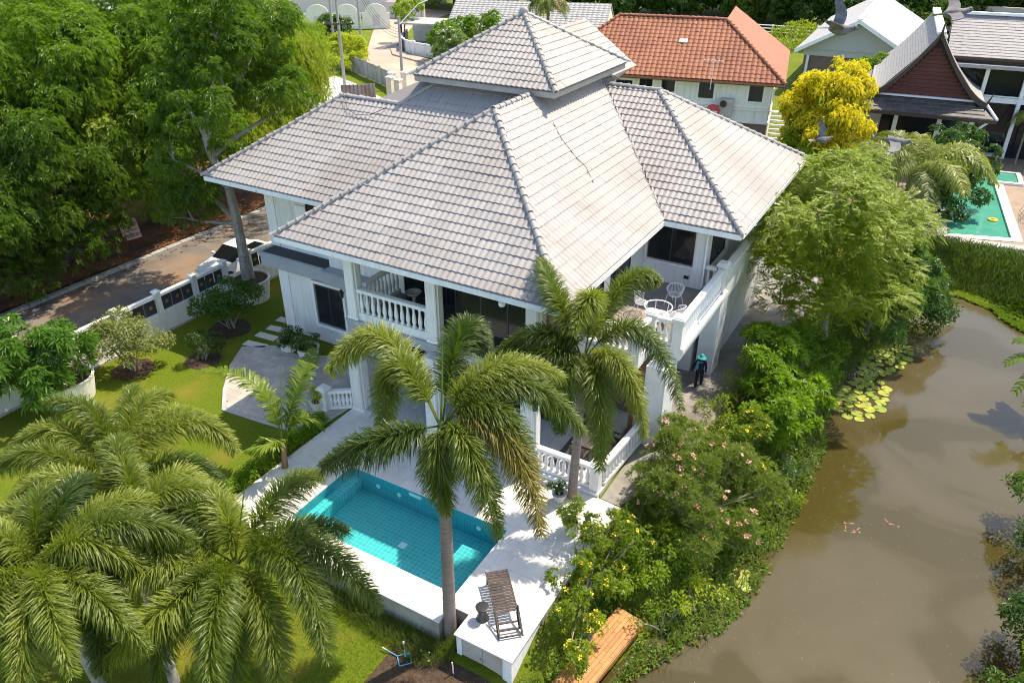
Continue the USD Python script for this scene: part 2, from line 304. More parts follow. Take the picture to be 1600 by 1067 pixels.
# ================================================================ GROUND, RIVER, ROADS
RIVER = Polygon([(3.3,-16),(3.6,-10),(4.55,-4.6),(5.2,-3.0),(5.55,-1.4),(5.6,0.4),(6.3,2.0),(6.75,5.0),(7.0,8.3),(6.95,11.0),(6.9,13.2),(7.2,16),(8.0,19),(9.1,22.4),(9.75,25.4),(10.7,26.9),(11.9,26.6),(12.7,25.3),(14.2,24.6),(14.7,20),(14.3,15),(14.2,9),(13.9,5),(13.6,1),(13.4,-4),(13.6,-16)])
def river_dist(x, y):
    p = np.stack([x, y], -1); c = np.array(RIVER.exterior.coords); d = np.full(x.shape, 1e9)
    for a, b in zip(c[:-1], c[1:]):
        ab = b-a; t = np.clip(((p-a)@ab)/(ab@ab), 0, 1); d = np.minimum(d, np.linalg.norm(p-a-t[...,None]*ab, axis=-1))
    return np.where(contains_xy(RIVER, x, y), -d, d)
def ground_z(x, y):
    x, y = np.asarray(x, float), np.asarray(y, float)
    h = -0.06-0.95*smooth01(-4.6, -7.4, y)*smooth01(-11, -3, x)
    h = np.where((x > -8.2) & (x < 1.6) & (y > -6.2) & (y < -1.2), -1.3, h); h = np.where((y > 30.6) & (x > 1.4) & (x < 22.6) & (y < 53), -1.5, h)
    h = h+(np.minimum(h, -1.4)-h)*smooth01(2.2, 2.7, x)*smooth01(-1.6, -2.5, y)
    d = river_dist(x, y); near = smooth01(3.0, 0.0, d)
    return h*(1-near)+(-1.66)*near-1.2*smooth01(0, -1.5, d)
def gz(x, y): return float(ground_z(np.array([x]), np.array([y]))[0])
def grid_mesh(xs, ys, zf):
    X, Y = np.meshgrid(xs, ys, indexing='ij'); v = np.stack([X, Y, zf(X, Y)], -1).reshape(-1, 3); n = len(ys)
    i = np.arange(len(xs)-1)[:,None]*n; j = np.arange(n-1)[None]
    return v, quads(np.stack([i+j, i+n+j, i+n+j+1, i+j+1], -1).reshape(-1, 4))
gx = np.concatenate([[-900, -400, -200, -120, -80, -50], np.arange(-36, 20, .4), [22, 30, 60, 120, 300, 700]])
gy = np.concatenate([[-300, -120, -60, -30], np.arange(-20, 32, .4), [34, 40, 50, 70, 100, 150, 250, 500, 1500]])
struct('ground', grid_mesh(gx, gy, ground_z), 'lawn', smooth=True)
struct('water', flat(RIVER.buffer(.6), -1.6), 'pond')
# lane beside the garden wall with its kerb, and the littered verge beyond
struct('road', flat(sbox(-28.0, -40, -20.9, 34), -.012), 'asphalt')
kb = T('kerb', None, None, (-28.2, 0, 0), kind='structure')
for k in range(34):
    y0 = -12+k*1.0
    kb.add('kerb_stone', chbox(-28.35+rng.normal(0,.008), -28.0, y0+.012, y0+.988, -.1, .13+rng.normal(0,.006), .03), 'kerb')
vx, vy = np.arange(-44, -28.3, .5), np.arange(-30, 40, .5)
struct('verge', grid_mesh(vx, vy, lambda x, y: .06+.10*meshkit.noise(np.stack([x*.6, y*.6, x*0], -1))+.0*x), 'litter', smooth=True)
struct('street', flat(Polygon([(-34,33),(-38.3,43.6),(-44.4,50.2),(-51.8,53),(-57.5,60.3),(-69,76),(-77,88),(-80,100),(-70,100),(-67.5,84),(-62,74),(-56.9,65.2),(-54.5,62),(-49,59.8),(-40,58),(-30,54),(-24,46),(-26,33)]), -.03), 'road_light')
isl = Polygon([(-57.0,64.9),(-54.4,61.9),(-49.2,59.9),(-42,58.4),(-42,59.7),(-48.8,61.2),(-53.4,63.0),(-56.4,65.6)])
struct('pavement', poly(isl.buffer(.15), -.04, .12), 'road_light')

# ================================================================ POOL, DECK
POOL = sbox(-6.75, -5.46, -.43, -2.48)
DECK = Polygon([(-9.05,-6.5),(-.27,-6.5),(-.27,-5.85),(.30,-5.85),(.30,-6.62),(2.12,-6.62),(2.12,-2.2),(2.3,.25),(1.5,.3),(-9.0,.3)])
dk = T('pool_deck', None, None, (-3, -3, 0), kind='structure')
body = DECK.buffer(-.02).difference(POOL)
cab = sbox(.30, -6.62, 2.12, -4.9)
dk.add('deck_body', poly(body.difference(cab.buffer(.01)), -1.15, -.036), 'stained_concrete')
cope = POOL.buffer(.32, join_style=2).difference(POOL)
def slabs(area, w, h, off=0):
    x0, y0, x1, y1 = area.bounds; out = []; j = 0
    y = y0
    while y < y1:
        x = x0-(j % 2)*w*off
        while x < x1:
            g = sbox(x+.004, y+.004, x+w-.004, y+h-.004).intersection(area)
            for q in getattr(g, 'geoms', [g]):
                if q.geom_type == 'Polygon' and q.area > .015: out.append(q)
            x += w
        y += h; j += 1
    return out
for q in slabs(DECK.difference(POOL.buffer(.324, join_style=2)), 1.1, .55, .5):
    dk.add('deck_slab', poly(q, -.034, rng.normal(0, .0012)), 'deck_stone')
for q in slabs(cope, .8, .8):
    dk.add('coping_stone', poly(q, -.034, .006+rng.normal(0, .0012)), 'deck_stone')
pl = T('swimming_pool', 'turquoise mosaic-tiled swimming pool in the white deck behind the house', 'swimming pool', (-4, -4, -1))
x0, y0, x1, y1 = POOL.bounds; D = -.88
pl.add('pool_floor', bb(x0-.1, x1+.1, y0-.1, y1+.1, D-.1, D), 'pool_floor')
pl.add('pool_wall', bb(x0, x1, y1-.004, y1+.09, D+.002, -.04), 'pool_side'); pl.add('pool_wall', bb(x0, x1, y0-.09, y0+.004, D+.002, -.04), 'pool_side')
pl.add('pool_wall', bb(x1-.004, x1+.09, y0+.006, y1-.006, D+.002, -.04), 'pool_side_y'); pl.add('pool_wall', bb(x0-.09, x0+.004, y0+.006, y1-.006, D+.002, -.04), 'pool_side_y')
pl.add('bench_step', bb(x0+.01, -6.35, y0+.008, y1-.008, D+.002, -.38), 'pool_floor')
for xx in (-5.6, -4.7, -1.5):
    pl.add('pool_light', tube([(xx, y1-.03, -.42), (xx, y1-.005, -.42)], .085, 14), 'pool_skimmer')
pl.add('skimmer', bb(-4.25, -3.75, y1-.03, y1-.006, -.22, -.10), 'pool_skimmer')
pl.add('drain', bb(-3.6, -3.35, -4.1, -3.85, D+.003, D+.012), 'pool_skimmer')
pl.add('pool_water', flat(sbox(x0+.006, y0+.006, x1-.006, y1-.006), -.087), 'pool_water')
# low cupboard block at the deck corner, its top carrying the lounger
cb = T('pump_cupboard', 'white masonry cupboard block with two grey doors at the deck corner by the palm trunk', 'cupboard', (1.2, -5.8, -1.0))
cb.add('body', bb(.36, 2.06, -6.5, -4.9, -1.12, -.036), 'white_wall')
for a, b_ in ((.52, 1.14), (1.155, 1.78)):
    cb.add('door', bb(a, b_, -6.53, -6.502, -1.0, -.14), 'cabinet')
cb.add('latch', tube([(1.10, -6.535, -.55), (1.10, -6.57, -.57), (1.22, -6.57, -.60)], .014, 6), 'steel')
cb.add('pier', bb(1.80, 2.075, -6.56, -6.503, -1.1, -.05), 'white_trim'); cb.add('pier', bb(.345, .505, -6.56, -6.503, -1.1, -.05), 'white_trim')

# paved court with stepping stones
PAVE = Polygon([(-16.35,1.5),(-15.6,.1),(-14.4,-1.35),(-13.35,-2.35),(-11.5,-2.2),(-9.4,-1.95),(-9.1,.3),(-9.1,3.6),(-11.5,3.6),(-13.4,2.2),(-15.2,2.3)])
pv = T('paved_court', None, None, (-12, 0, 0), kind='structure')
pv.add('bed', poly(PAVE, -.2, -.035), 'concrete')
pv.add('edging', poly(PAVE.difference(PAVE.buffer(-.16)), -.2, -.012), 'concrete')
k = 0
for q in slabs(PAVE.buffer(-.165), .52, .34, .5):
    pv.add('paver', poly(q, -.033, .004+rng.normal(0, .004)), 'paver'); k += 1
ss = [(-16.0,1.95,8,'nearest the paved court'),(-16.1,2.75,4,'second from the paved court'),(-16.15,3.5,10,'third from the paved court'),(-16.35,4.3,6,'farthest, by the house corner')]
for x, y, a, w in ss:
    m = rot(chbox(x-.55, x+.55, y-.2, y+.2, -.1, -.012, .02), a, (x, y))
    one('stepping_stone', m, 'step_stone', f'pale rectangular stepping stone in the shaded lawn, {w}', 'stepping stone', 'stepping stones between court and house corner')
# concrete path along the right of the house
struct('path', poly(Polygon([(2.15,.3),(3.4,3.2),(3.6,8),(4.5,11),(4.5,22),(1.0,22),(1.0,9.5),(1.5,4.9),(1.5,.35)]), -.3, -.008), 'path_concrete')

# ================================================================ THE WHITE HOUSE
H = T('white_house', 'white two-storey villa with grey tiled hip roofs and raised roof lantern behind the pool', 'house', (-6, 8, 0))
ZE, S = 6.763, .683
def roof_face(O, A, B, s, vmax, iv, z0, eh=.2875, w=.46, roll=.042, lift=.034, vmin=0.0, fine=True, vtop=None):
    """courses of double-roll tiles on one slope: O eave corner (x, y), A along the eave, B inwards; iv(v) = clip along A at inward distance v"""
    O, A, B = (np.array(q, float) for q in (O, A, B)); nrm = np.array([-B[0]*s, -B[1]*s, 1.0]); nrm /= np.linalg.norm(nrm)
    uf = np.linspace(0, 1, 13) if fine else np.linspace(0, 1, 7); hu = roll*np.sin(2*np.pi*uf)**2 if fine else roll*np.abs(np.sin(np.pi*uf))
    n = len(uf); tiles = []; vmax = vtop or vmax
    r0 = int(math.floor(vmin/eh))
    for r in range(r0, int(math.ceil(vmax/eh))):
        va, vb_ = r*eh, min((r+1)*eh+.05, vmax+.02)
        ia, ib = iv(min(va, vmax)), iv(min((r+1)*eh, vmax))
        lo, hi = min(ia[0], ib[0]), max(ia[1], ib[1])
        for c in range(int(math.floor(lo/w))-1, int(math.ceil(hi/w))+1):
            u = (c+uf)*w
            ua, ub = np.clip(u, *ia), np.clip(u, *ib)
            if (ua[-1]-ua[0])+(ub[-1]-ub[0]) < .05: continue
            full = (ua[-1]-ua[0]) > w-.001 and (ub[-1]-ub[0]) > w-.001
            jit = rng.normal(0, .003)
            def pts(uu, v, h): return O_3+uu[:,None]*A3+v*B3+np.stack([0*uu, 0*uu, 0*uu+s*v], -1)+np.broadcast_to(np.asarray(h), uu.shape)[:,None]*nrm
            O_3 = np.array([O[0], O[1], z0]); A3 = np.array([*A, 0]); B3 = np.array([*B, 0])
            V = np.vstack([pts(ua, va, hu+lift+jit), pts(ub, vb_, hu+.004+jit), pts(ua, va+.012, hu*.9-.012)])
            i = np.arange(n-1)
            F = np.vstack([quads(np.stack([i, i+1, i+1+n, i+n], -1)), quads(np.stack([i+2*n, i+1+2*n, i+1, i], -1))])
            if np.cross(A, B) < 0: F = F[:, ::-1]
            tiles.append((V, F, full, V.mean(0)))
    return tiles
faces = []
faces += roof_face((-11.5, 0), (1, 0), (0, 1), S, 5.75, lambda v: (v, 11.5-v), ZE)
faces += roof_face((0, 0), (0, 1), (-1, 0), S, 7.9, lambda v: (v if v < 5.7501 else 3.475+v, 8.41+1.06*v if v < 5.0 else 17.6), ZE, vtop=5.75)
faces += roof_face((0, 0), (0, 1), (-1, 0), S, 7.9, lambda v: (3.475+v, 17.6), ZE, vmin=5.7501)
faces += roof_face((-19.1, 3.475), (1, 0), (0, 1), S, 7.9, lambda v: (v if v < 4.3901 else 3.1+v, 7.6+v if v < 5.75 else 19.1-v), ZE, eh=.292667, vtop=4.39)
faces += roof_face((-19.1, 3.475), (1, 0), (0, 1), S, 7.9, lambda v: (3.1+v, 7.6+v if v < 5.75 else 19.1-v), ZE, eh=.292667, vmin=4.3901)
SR = 3.44/5.34
faces += roof_face((0, 8.41), (1, 0), (0, 1), SR, 5.34, lambda v: (-v/1.06, 2.925-1.0275*v), ZE)
faces += roof_face((2.925, 8.41), (0, 1), (-1, 0), 3.44/5.487, 5.487, lambda v: (.9732*v, 10.68-.9732*v), ZE)
CX0, CX1, CY0, CY1, ZU, CH = -11.254, -4.666, 8.361, 15.245, 10.9, 2.17
cxm, cym = (CX0+CX1)/2, (CY0+CY1)/2; ha, hb = (CX1-CX0)/2, (CY1-CY0)/2
faces += roof_face((CX0, CY0), (1, 0), (0, 1), CH/hb, hb, lambda v: (v*ha/hb, 2*ha-v*ha/hb), ZU, eh=.31)
faces += roof_face((CX1, CY0), (0, 1), (-1, 0), CH/ha, ha, lambda v: (v*hb/ha, 2*hb-v*hb/ha), ZU, eh=.297)
near = sorted((np.linalg.norm(t[3]-CAM), i) for i, t in enumerate(faces) if t[2])[:300]
pick = {i for _, i in near}
for i in sorted(pick): H.add('roof_tile', faces[i][:2], 'roof_tile', smooth=40)
H.add('roof_tile_courses', cat(*[t[:2] for i, t in enumerate(faces) if i not in pick]), 'roof_tile', smooth=40, kind='stuff')
# decks under the tiles, and the slopes that face away
def tri3(*p): return prism(p, (0, 0, -.12))
zr = ZE+S*5.75; zl = ZE+S*4.39; zrr = ZE+3.44; e = -.035
def pz(x, y, z): return (x, y, z+e)
decks = [[pz(-11.5,0,ZE),pz(0,0,ZE),pz(-5.75,5.75,zr)],[pz(0,0,ZE),pz(0,8.41,ZE),pz(-5.0,13.6,zrr),pz(-7.9,13.6,ZE+S*7.9),pz(-7.9,11.3,ZE+S*7.9),pz(-5.75,9.225,zr),pz(-5.75,5.75,zr)],
         [pz(-11.5,0,ZE),pz(-5.75,5.75,zr),pz(-5.75,9.2,zr),pz(-11.5,3.475,ZE)],[pz(-19.1,3.475,ZE),pz(-11.5,3.475,ZE),pz(-5.75,9.225,zr),pz(-7.9,11.4,ZE+S*7.9),pz(-8.1,11.4,ZE+S*7.9),pz(-11.58,7.87,zl),pz(-14.71,7.87,zl)],
         [pz(-19.1,3.475,ZE),pz(-14.71,7.87,zl),pz(-19.1,12.26,ZE)],[pz(-14.71,7.87,zl),pz(-8.0,7.87,zl),pz(-8.0,12.26,ZE),pz(-19.1,12.26,ZE)],[pz(-15.97,3.4,ZE-.1),pz(-8,11.4,ZE+S*7.9),pz(-8,12,ZE+S*7.9),pz(-15.97,20.0,ZE)],
         [pz(0,8.41,ZE),pz(2.925,8.41,ZE),pz(-2.56,13.75,zrr),pz(-5,13.75,zrr)],[pz(2.925,8.41,ZE),pz(2.925,19.09,ZE),pz(-2.56,13.75,zrr)],[pz(-2.56,13.75,zrr),pz(2.925,19.09,ZE),pz(-5,19.09,ZE),pz(-5,13.75,zrr)],
         [pz(-15.97,20,ZE),pz(-8,12,ZE+S*7.9),pz(-5,14,zrr),pz(-5,19.09,ZE)]]
H.add('roof_deck', cat(*[tri3(*d) for d in decks]), 'roof_deck')
cz = ZU-.035
for nm, tr in (('lantern_roof', [(CX0,CY0,cz),(CX1,CY0,cz),(CX1,CY1,cz),(CX0,CY1,cz)]),):
    ap = (cxm, cym, ZU+CH-.03); v = np.array(tr+[ap]); H.add(nm, (v, np.array([[0,1,4],[1,2,4],[2,3,4],[3,0,4],[0,2,1],[0,3,2]])), 'roof_deck')
H.add('lantern_fascia', cat(bb(CX0+.06,CX1-.06,CY0+.06,CY0+.12,ZU-.26,ZU-.04), bb(CX1-.12,CX1-.06,CY0+.125,CY1-.06,ZU-.26,ZU-.04), bb(CX0+.06,CX0+.12,CY0+.125,CY1-.06,ZU-.26,ZU-.04)), 'roof_tile_cap')
H.add('lantern_soffit', bb(CX0+.13,CX1-.13,CY0+.13,CY1-.13,ZU-.22,ZU-.18), 'white_trim')
H.add('lantern_wall', bb(CX0+1.1,CX1-1.1,CY0+1.2,CY1-1.2,8.5,ZU-.225), 'white_wall')
for k in range(12):
    H.add('lantern_louvre', bb(CX0+1.3+k*.36,CX0+1.6+k*.36,CY0+1.165,CY0+1.197,9.9,ZU-.26), 'dark_frame')
def caps(p0, p1, step=.37, r=.10, sag=.03, mat_='roof_tile_cap', T_=H, name='ridge_cap', n=7):
    p0, p1 = np.array(p0, float), np.array(p1, float); d = p1-p0; L = np.linalg.norm(d); d /= L; k = max(1, int(round(L/step))); st = L/k
    side = np.cross(d, [0, 0, 1.0]); side /= np.linalg.norm(side); upv = np.cross(side, d)
    for i in range(k):
        th = np.linspace(-.15, np.pi+.15, n); a = p0+d*(i*st-.04)+upv*(sag+.008*rng.normal()); b = p0+d*((i+1)*st+.03)+upv*(sag-.02)
        def ring(c, rr): return c+rr*(np.cos(th)[:,None]*side+np.sin(th)[:,None]*upv*.9)
        R = [ring(a, r*.86), ring(a, r*1.2), ring(a+d*.05, r*1.2), ring(a+d*.06, r*1.03), ring(b, r*.92)]
        V = np.vstack(R); j = np.arange(n-1); F = np.vstack([quads(np.stack([j+q*n, j+1+q*n, j+1+(q+1)*n, j+(q+1)*n], -1)) for q in range(4)])
        T_.add(name, (V, F[:, ::-1]), mat_, smooth=35)
caps((-11.55,-.05,ZE), (-5.75,5.75,zr)); caps((.05,-.05,ZE), (-5.75,5.75,zr)); caps((-5.75,5.7,zr), (-5.75,9.2,zr))
caps((-19.15,3.43,ZE), (-14.71,7.87,zl)); caps((-14.75,7.87,zl), (-11.5,7.87,zl)); caps((-11.58,7.87,zl), (-9.0,10.45,ZE+S*7.0))
caps((2.97,8.36,ZE), (-2.56,13.75,zrr)); caps((2.97,19.14,ZE), (-2.56,13.75,zrr)); caps((-2.5,13.75,zrr), (-5.0,13.75,zrr))
for q in ((CX0,CY0),(CX1,CY0),(CX1,CY1)):
    dx, dy = np.sign(q[0]-cxm)*.04, np.sign(q[1]-cym)*.04; caps((q[0]+dx,q[1]+dy,ZU), (cxm,cym,ZU+CH))
H.add('hip_end', lathe([(0,.0),(.15,.0),(.2,.12),(.14,.24),(0,.28)], (cxm,cym,ZU+CH-.05), 10), 'roof_tile_cap', smooth=True)
# eaves: dark filler under the tiles, gutter boards and boxed soffits
def eave(p0, p1, inward):
    (xa, ya), (xb, yb) = p0, p1; ix, iy = inward
    def strip(o0, o1, z0, z1):
        xs = sorted((xa, xb)) if iy else sorted((xa+ix*o0, xa+ix*o1)); ys = sorted((ya, yb)) if ix else sorted((ya+iy*o0, ya+iy*o1)); return bb(xs[0], xs[1], ys[0], ys[1], z0, z1)
    H.add('eave_filler', strip(.02, .07, ZE-.028, ZE+.01), 'gutter_gap')
    H.add('fascia', strip(-.05, .08, ZE-.22, ZE-.03), 'white_trim')
    L = math.hypot(xb-xa, yb-ya); n = int(L/1.12)
    for i in range(n):
        t = (i+.5)/n; x, y = xa+(xb-xa)*t, ya+(yb-ya)*t
        H.add('gutter_clip', bb(x-.02-.02*abs(ix), x+.02+.02*abs(ix), y-.02-.02*abs(iy), y+.02+.02*abs(iy), ZE-.028, ZE+.0), 'white_metal')
eave((-11.5,0), (0,0), (0,1)); eave((0,.112), (0,8.40), (-1,0)); eave((-19.1,3.475), (-11.5,3.475), (0,1)); eave((.02,8.41), (2.925,8.41), (0,1)); eave((2.925,8.53), (2.925,19.0), (-1,0))
H.add('soffit', bb(-11.38,-.13,.12,3.4,ZE-.30,ZE-.245), 'white_trim'); H.add('soffit', bb(-2.2,-.13,3.41,8.5,ZE-.30,ZE-.245), 'white_trim')
H.add('soffit', bb(-18.9,-11.39,3.6,12.1,ZE-.30,ZE-.245), 'white_trim'); H.add('soffit', bb(-.12,2.8,8.53,18.9,ZE-.30,ZE-.245), 'white_trim')
# walls
H.add('wall', bb(-15.72,-9.0,3.75,12,-.1,3.05), 'white_wall'); H.add('wall', bb(-16.68,-12.9,4.5,12.2,3.66,ZE-.31), 'white_wall')
H.add('wall', bb(-12.9,-8.98,3.98,12.1,3.66,ZE-.31), 'white_wall'); H.add('wall', bb(-8.98,-1.0,3.2,18,-.1,ZE-.31), 'white_wall')
H.add('wall', bb(-1.0,1.42,9.4,18.2,-.1,ZE-.31), 'white_wall'); H.add('wall', bb(1.42,2.05,10.6,18.2,-.1,3.35), 'white_wall')
H.add('corner_pilaster', bb(-15.76,-15.2,3.71,3.752,-.1,3.04), 'white_trim'); H.add('corner_pilaster', bb(-16.72,-16.2,4.46,4.502,3.7,ZE-.32), 'white_trim')
H.add('corner_pilaster', bb(1.0,1.46,9.36,9.402,3.8,ZE-.32), 'white_trim')
# grey ledge with dark gravel top on the left block
H.add('ledge_roof', bb(-16.55,-12.92,3.66,4.5,3.60,3.66), 'gravel_roof'); H.add('ledge_roof', bb(-12.92,-9.1,3.50,3.98,3.60,3.655), 'grey_trim')
H.add('ledge', cat(bb(-16.66,-12.92,3.56,3.66,3.50,3.70), bb(-16.66,-16.56,3.662,4.5,3.50,3.70), bb(-16.60,-12.93,3.60,4.6,3.06,3.498)), 'grey_trim')
H.add('ledge', cat(bb(-12.915,-9.0,3.40,3.50,3.50,3.68), bb(-12.92,-9.0,3.46,3.98,3.06,3.498)), 'grey_trim')
H.add('ledge_moulding', cat(bb(-16.70,-12.9,3.52,3.56,3.60,3.66), bb(-12.90,-9.0,3.36,3.40,3.58,3.64)), 'grey_trim')
# windows: frame > pane
def window(x0, x1, z0, z1, y, n=2, depth=.25, axis='y', sgn=1, name='window', door=False):
    def B(a0, a1, d0, d1, za, zb):
        d0, d1 = sorted((y+sgn*d0, y+sgn*d1)); return bb(a0, a1, d0, d1, za, zb) if axis == 'y' else bb(d0, d1, a0, a1, za, zb)
    fr = [B(x0,x0+.06,-.02,.05,z0,z1), B(x1-.06,x1,-.02,.05,z0,z1), B(x0+.06,x1-.06,-.02,.05,z1-.06,z1), B(x0+.06,x1-.06,-.02,.05,z0,z0+.06)]
    w = (x1-x0)/n
    fr += [B(x0+i*w-.03,x0+i*w+.03,-.015,.045,z0+.06,z1-.06) for i in range(1, n)]
    f = H.add(name, cat(*fr), 'dark_frame')
    for i in range(n): H.add('pane', B(x0+i*w+.032,x0+(i+1)*w-.032,.0,.02,z0+.062,z1-.062), 'car_glass', parent=f)
    return f
def frame_wall(x0, x1, z0, z1, y, t=.16, b=.12):
    """white surround standing proud of a wall so that the window sits in a reveal"""
    H.add('window_surround', cat(bb(x0-b,x0,y-t,y,z0-b,z1+b), bb(x1,x1+b,y-t,y,z0-b,z1+b), bb(x0,x1,y-t,y,z1,z1+b), bb(x0,x1,y-t-.03,y,z0-b,z0)), 'white_trim')
window(-13.55,-12.05,1.0,2.84,3.62); frame_wall(-13.6,-12.0,.95,2.89,3.75,.20)
H.add('window_surround', bb(-14.9,-14.3,4.38,4.5,4.2,5.9), 'white_trim'); window(-14.3,-12.95,4.3,6.1,4.44)
window(-.85,1.02,4.72,6.28,9.36); frame_wall(-.9,1.07,4.67,6.33,9.4,.06,.08)
H.add('wall_socket', bb(.72,.92,9.375,9.398,4.12,4.25), 'dark_frame')
# front porch and balcony
for xa, xb in ((-8.2,-5.5),(-4.7,-1.6)): window(xa,xb,.15,2.9,3.15,3,name='glass_door')
window(-8.3,-5.35,3.9,6.3,3.15,3,name='glass_door'); window(-4.72,-1.6,3.92,6.35,1.35,3,name='glass_door')
H.add('wall', bb(-4.76,-1.0,1.42,3.198,3.86,ZE-.31), 'white_wall')
H.add('balcony_slab', bb(-9.05,-.95,.62,3.2,3.42,3.84), 'grey_trim'); H.add('balcony_floor', bb(-8.9,-4.8,.8,3.19,3.842,3.86), 'dark_stone')
H.add('slab_moulding', bb(-9.09,-.92,.56,.618,3.66,3.82), 'grey_trim'); H.add('slab_moulding', bb(-9.07,-.94,.59,.618,3.50,3.64), 'grey_trim')
H.add('porch_floor', bb(-9.0,-1.3,.3,3.2,-.3,.10), 'terrazzo')
def column(x, y, z0, z1, w):
    c = H.add('column', bb(x-w/2,x+w/2,y-w/2,y+w/2,z0,z1), 'white_wall')
    H.add('column_strip', bb(x+w/2+.002,x+w/2+.05,y-w*.28,y+w*.28,z0,z1), 'white_trim', parent=c); H.add('column_strip', bb(x+w*.5-.09,x+w*.5-.03,y-w/2-.02,y-w/2-.002,z0,z1), 'white_trim', parent=c)
    H.add('column_base', bb(x-w/2-.03,x+w/2+.03,y-w/2-.03,y+w/2+.03,z0,z0+.12), 'white_trim', parent=c)
for x in (-8.74,-5.2,-1.34): column(x,.80,3.845,ZE-.305,.42)
for x in (-8.7,-5.2,-1.28): column(x,.50,0,3.41,.5)
BAL = [(.055,0),(.075,.02),(.075,.06),(.05,.09),(.07,.16),(.082,.24),(.068,.36),(.045,.50),(.038,.58),(.05,.61),(.04,.64),(.062,.68),(.062,.72)]
def balustrade(p0, p1, z0, n, h=1.0, rail=.22, T_=H, bal='white_trim'):
    (xa, ya), (xb, yb) = p0, p1; L = math.hypot(xb-xa, yb-ya); ang = math.degrees(math.atan2(yb-ya, xb-xa)); c = ((xa+xb)/2, (ya+yb)/2)
    T_.add('balustrade_rail', rot(chbox(c[0]-L/2,c[0]+L/2,c[1]-rail/2,c[1]+rail/2,z0+h-.13,z0+h,.025), ang, c), bal)
    T_.add('balustrade_plinth', rot(bb(c[0]-L/2,c[0]+L/2,c[1]-rail*.4,c[1]+rail*.4,z0,z0+.13), ang, c), bal)
    sc = (h-.26)/.72
    for i in range(n):
        t = (i+.5)/n; T_.add('baluster', lathe([(r*1.0, z*sc) for r, z in BAL], (xa+(xb-xa)*t, ya+(yb-ya)*t, z0+.13), 10), bal, smooth=50)
def pier(x, y, z0, z1, w=.34, T_=H):
    p = T_.add('pier', bb(x-w/2,x+w/2,y-w/2,y+w/2,z0,z1), 'white_wall')
    T_.add('pier_cap', cat(bb(x-w/2-.06,x+w/2+.06,y-w/2-.06,y+w/2+.06,z1,z1+.08), chbox(x-w/2-.02,x+w/2+.02,y-w/2-.02,y+w/2+.02,z1+.08,z1+.15,.04)), 'white_trim', parent=p)
balustrade((-8.52,.75),(-5.42,.75),4.02,12,1.08); H.add('balcony_kerb', bb(-8.53,-5.41,.66,.84,3.842,4.02), 'white_trim')
balustrade((-8.45,1.0),(-8.45,3.0),4.02,9,1.2)
# right-hand terrace
H.add('terrace_slab', bb(-.99,1.28,3.35,4.6,3.30,3.76), 'white_wall'); H.add('terrace_slab', bb(-.99,2.32,4.605,9.398,3.30,3.762), 'white_wall')
H.add('terrace_floor', bb(-.98,1.1,3.5,4.6,3.764,3.775), 'terrace_floor'); H.add('terrace_floor', bb(-.98,1.95,4.85,9.39,3.764,3.776), 'terrace_floor')
H.add('terrace_ledge', bb(2.32,2.42,4.6,9.9,3.62,3.78), 'white_trim')
balustrade((2.14,4.95),(2.14,9.55),3.78,21,1.0,.24); balustrade((1.35,4.72),(1.98,4.72),3.78,3,1.0,.2); balustrade((1.14,3.5),(1.14,4.6),3.78,5,1.0,.22); balustrade((-.8,3.5),(1.0,3.5),3.78,8,1.0,.2)
pier(2.14,4.75,3.765,4.82); pier(2.14,9.75,3.3,4.86); pier(1.14,4.72,3.765,4.80,.3); pier(1.14,3.5,3.765,4.80,.28)
H.add('side_balcony', bb(1.42,2.32,9.95,18.2,3.30,3.70), 'white_wall'); H.add('side_parapet', bb(2.12,2.32,9.96,18.2,3.70,4.62), 'white_wall'); H.add('parapet_cap', bb(2.06,2.38,9.96,18.2,4.62,4.72), 'white_trim')
balustrade((1.5,9.6),(1.95,9.6),3.78,2,1.0,.2); window(10.3,12.2,4.5,6.3,1.45,2,axis='x',sgn=-1)
for a, b_ in ((1.4,3.0),(3.7,5.3),(6.0,7.8)): window(a,b_,3.9,6.2,-.96,2,axis='x',sgn=-1,name='glass_door')
H.add('door_jamb', bb(-1.0,-.9,.95,1.3,3.9,6.3), 'brown_wood')
# ground floor on the right: pillars, shaded passage, verandah
H.add('wall', bb(1.45,2.18,3.75,4.9,-.1,3.298), 'white_wall'); H.add('wall', bb(1.62,2.3,9.5,10.55,-.1,3.298), 'white_wall')
H.add('wall', bb(-.99,.6,5.2,9.4,-.1,3.298), 'brown_wall'); H.add('timber_post', bb(.9,1.05,3.9,4.05,.1,3.29), 'brown_wood'); H.add('timber_door', bb(.61,.66,5.4,7.6,.1,2.4), 'brown_wood')
H.add('verandah_floor', bb(-1.28,1.42,.45,5.2,-.3,.12), 'terrazzo'); H.add('verandah_border', cat(bb(-.75,-.55,.6,5.1,.121,.126), bb(-.54,1.3,3.3,3.5,.121,.126)), 'dark_stone')
balustrade((-1.0,.55),(1.0,.55),.12,9,.95,.22); balustrade((1.32,.85),(1.5,3.7),.12,12,.95,.22); pier(1.18,.56,-.1,1.08,.32)
H.add('verandah_plinth', bb(-1.28,1.4,.32,.449,-.4,.12), 'white_trim')
# stub balustrade by the first column, step
balustrade((-9.75,-.2),(-9.0,.35),.0,6,.85,.2); pier(-9.85,-.3,-.1,.92,.3)
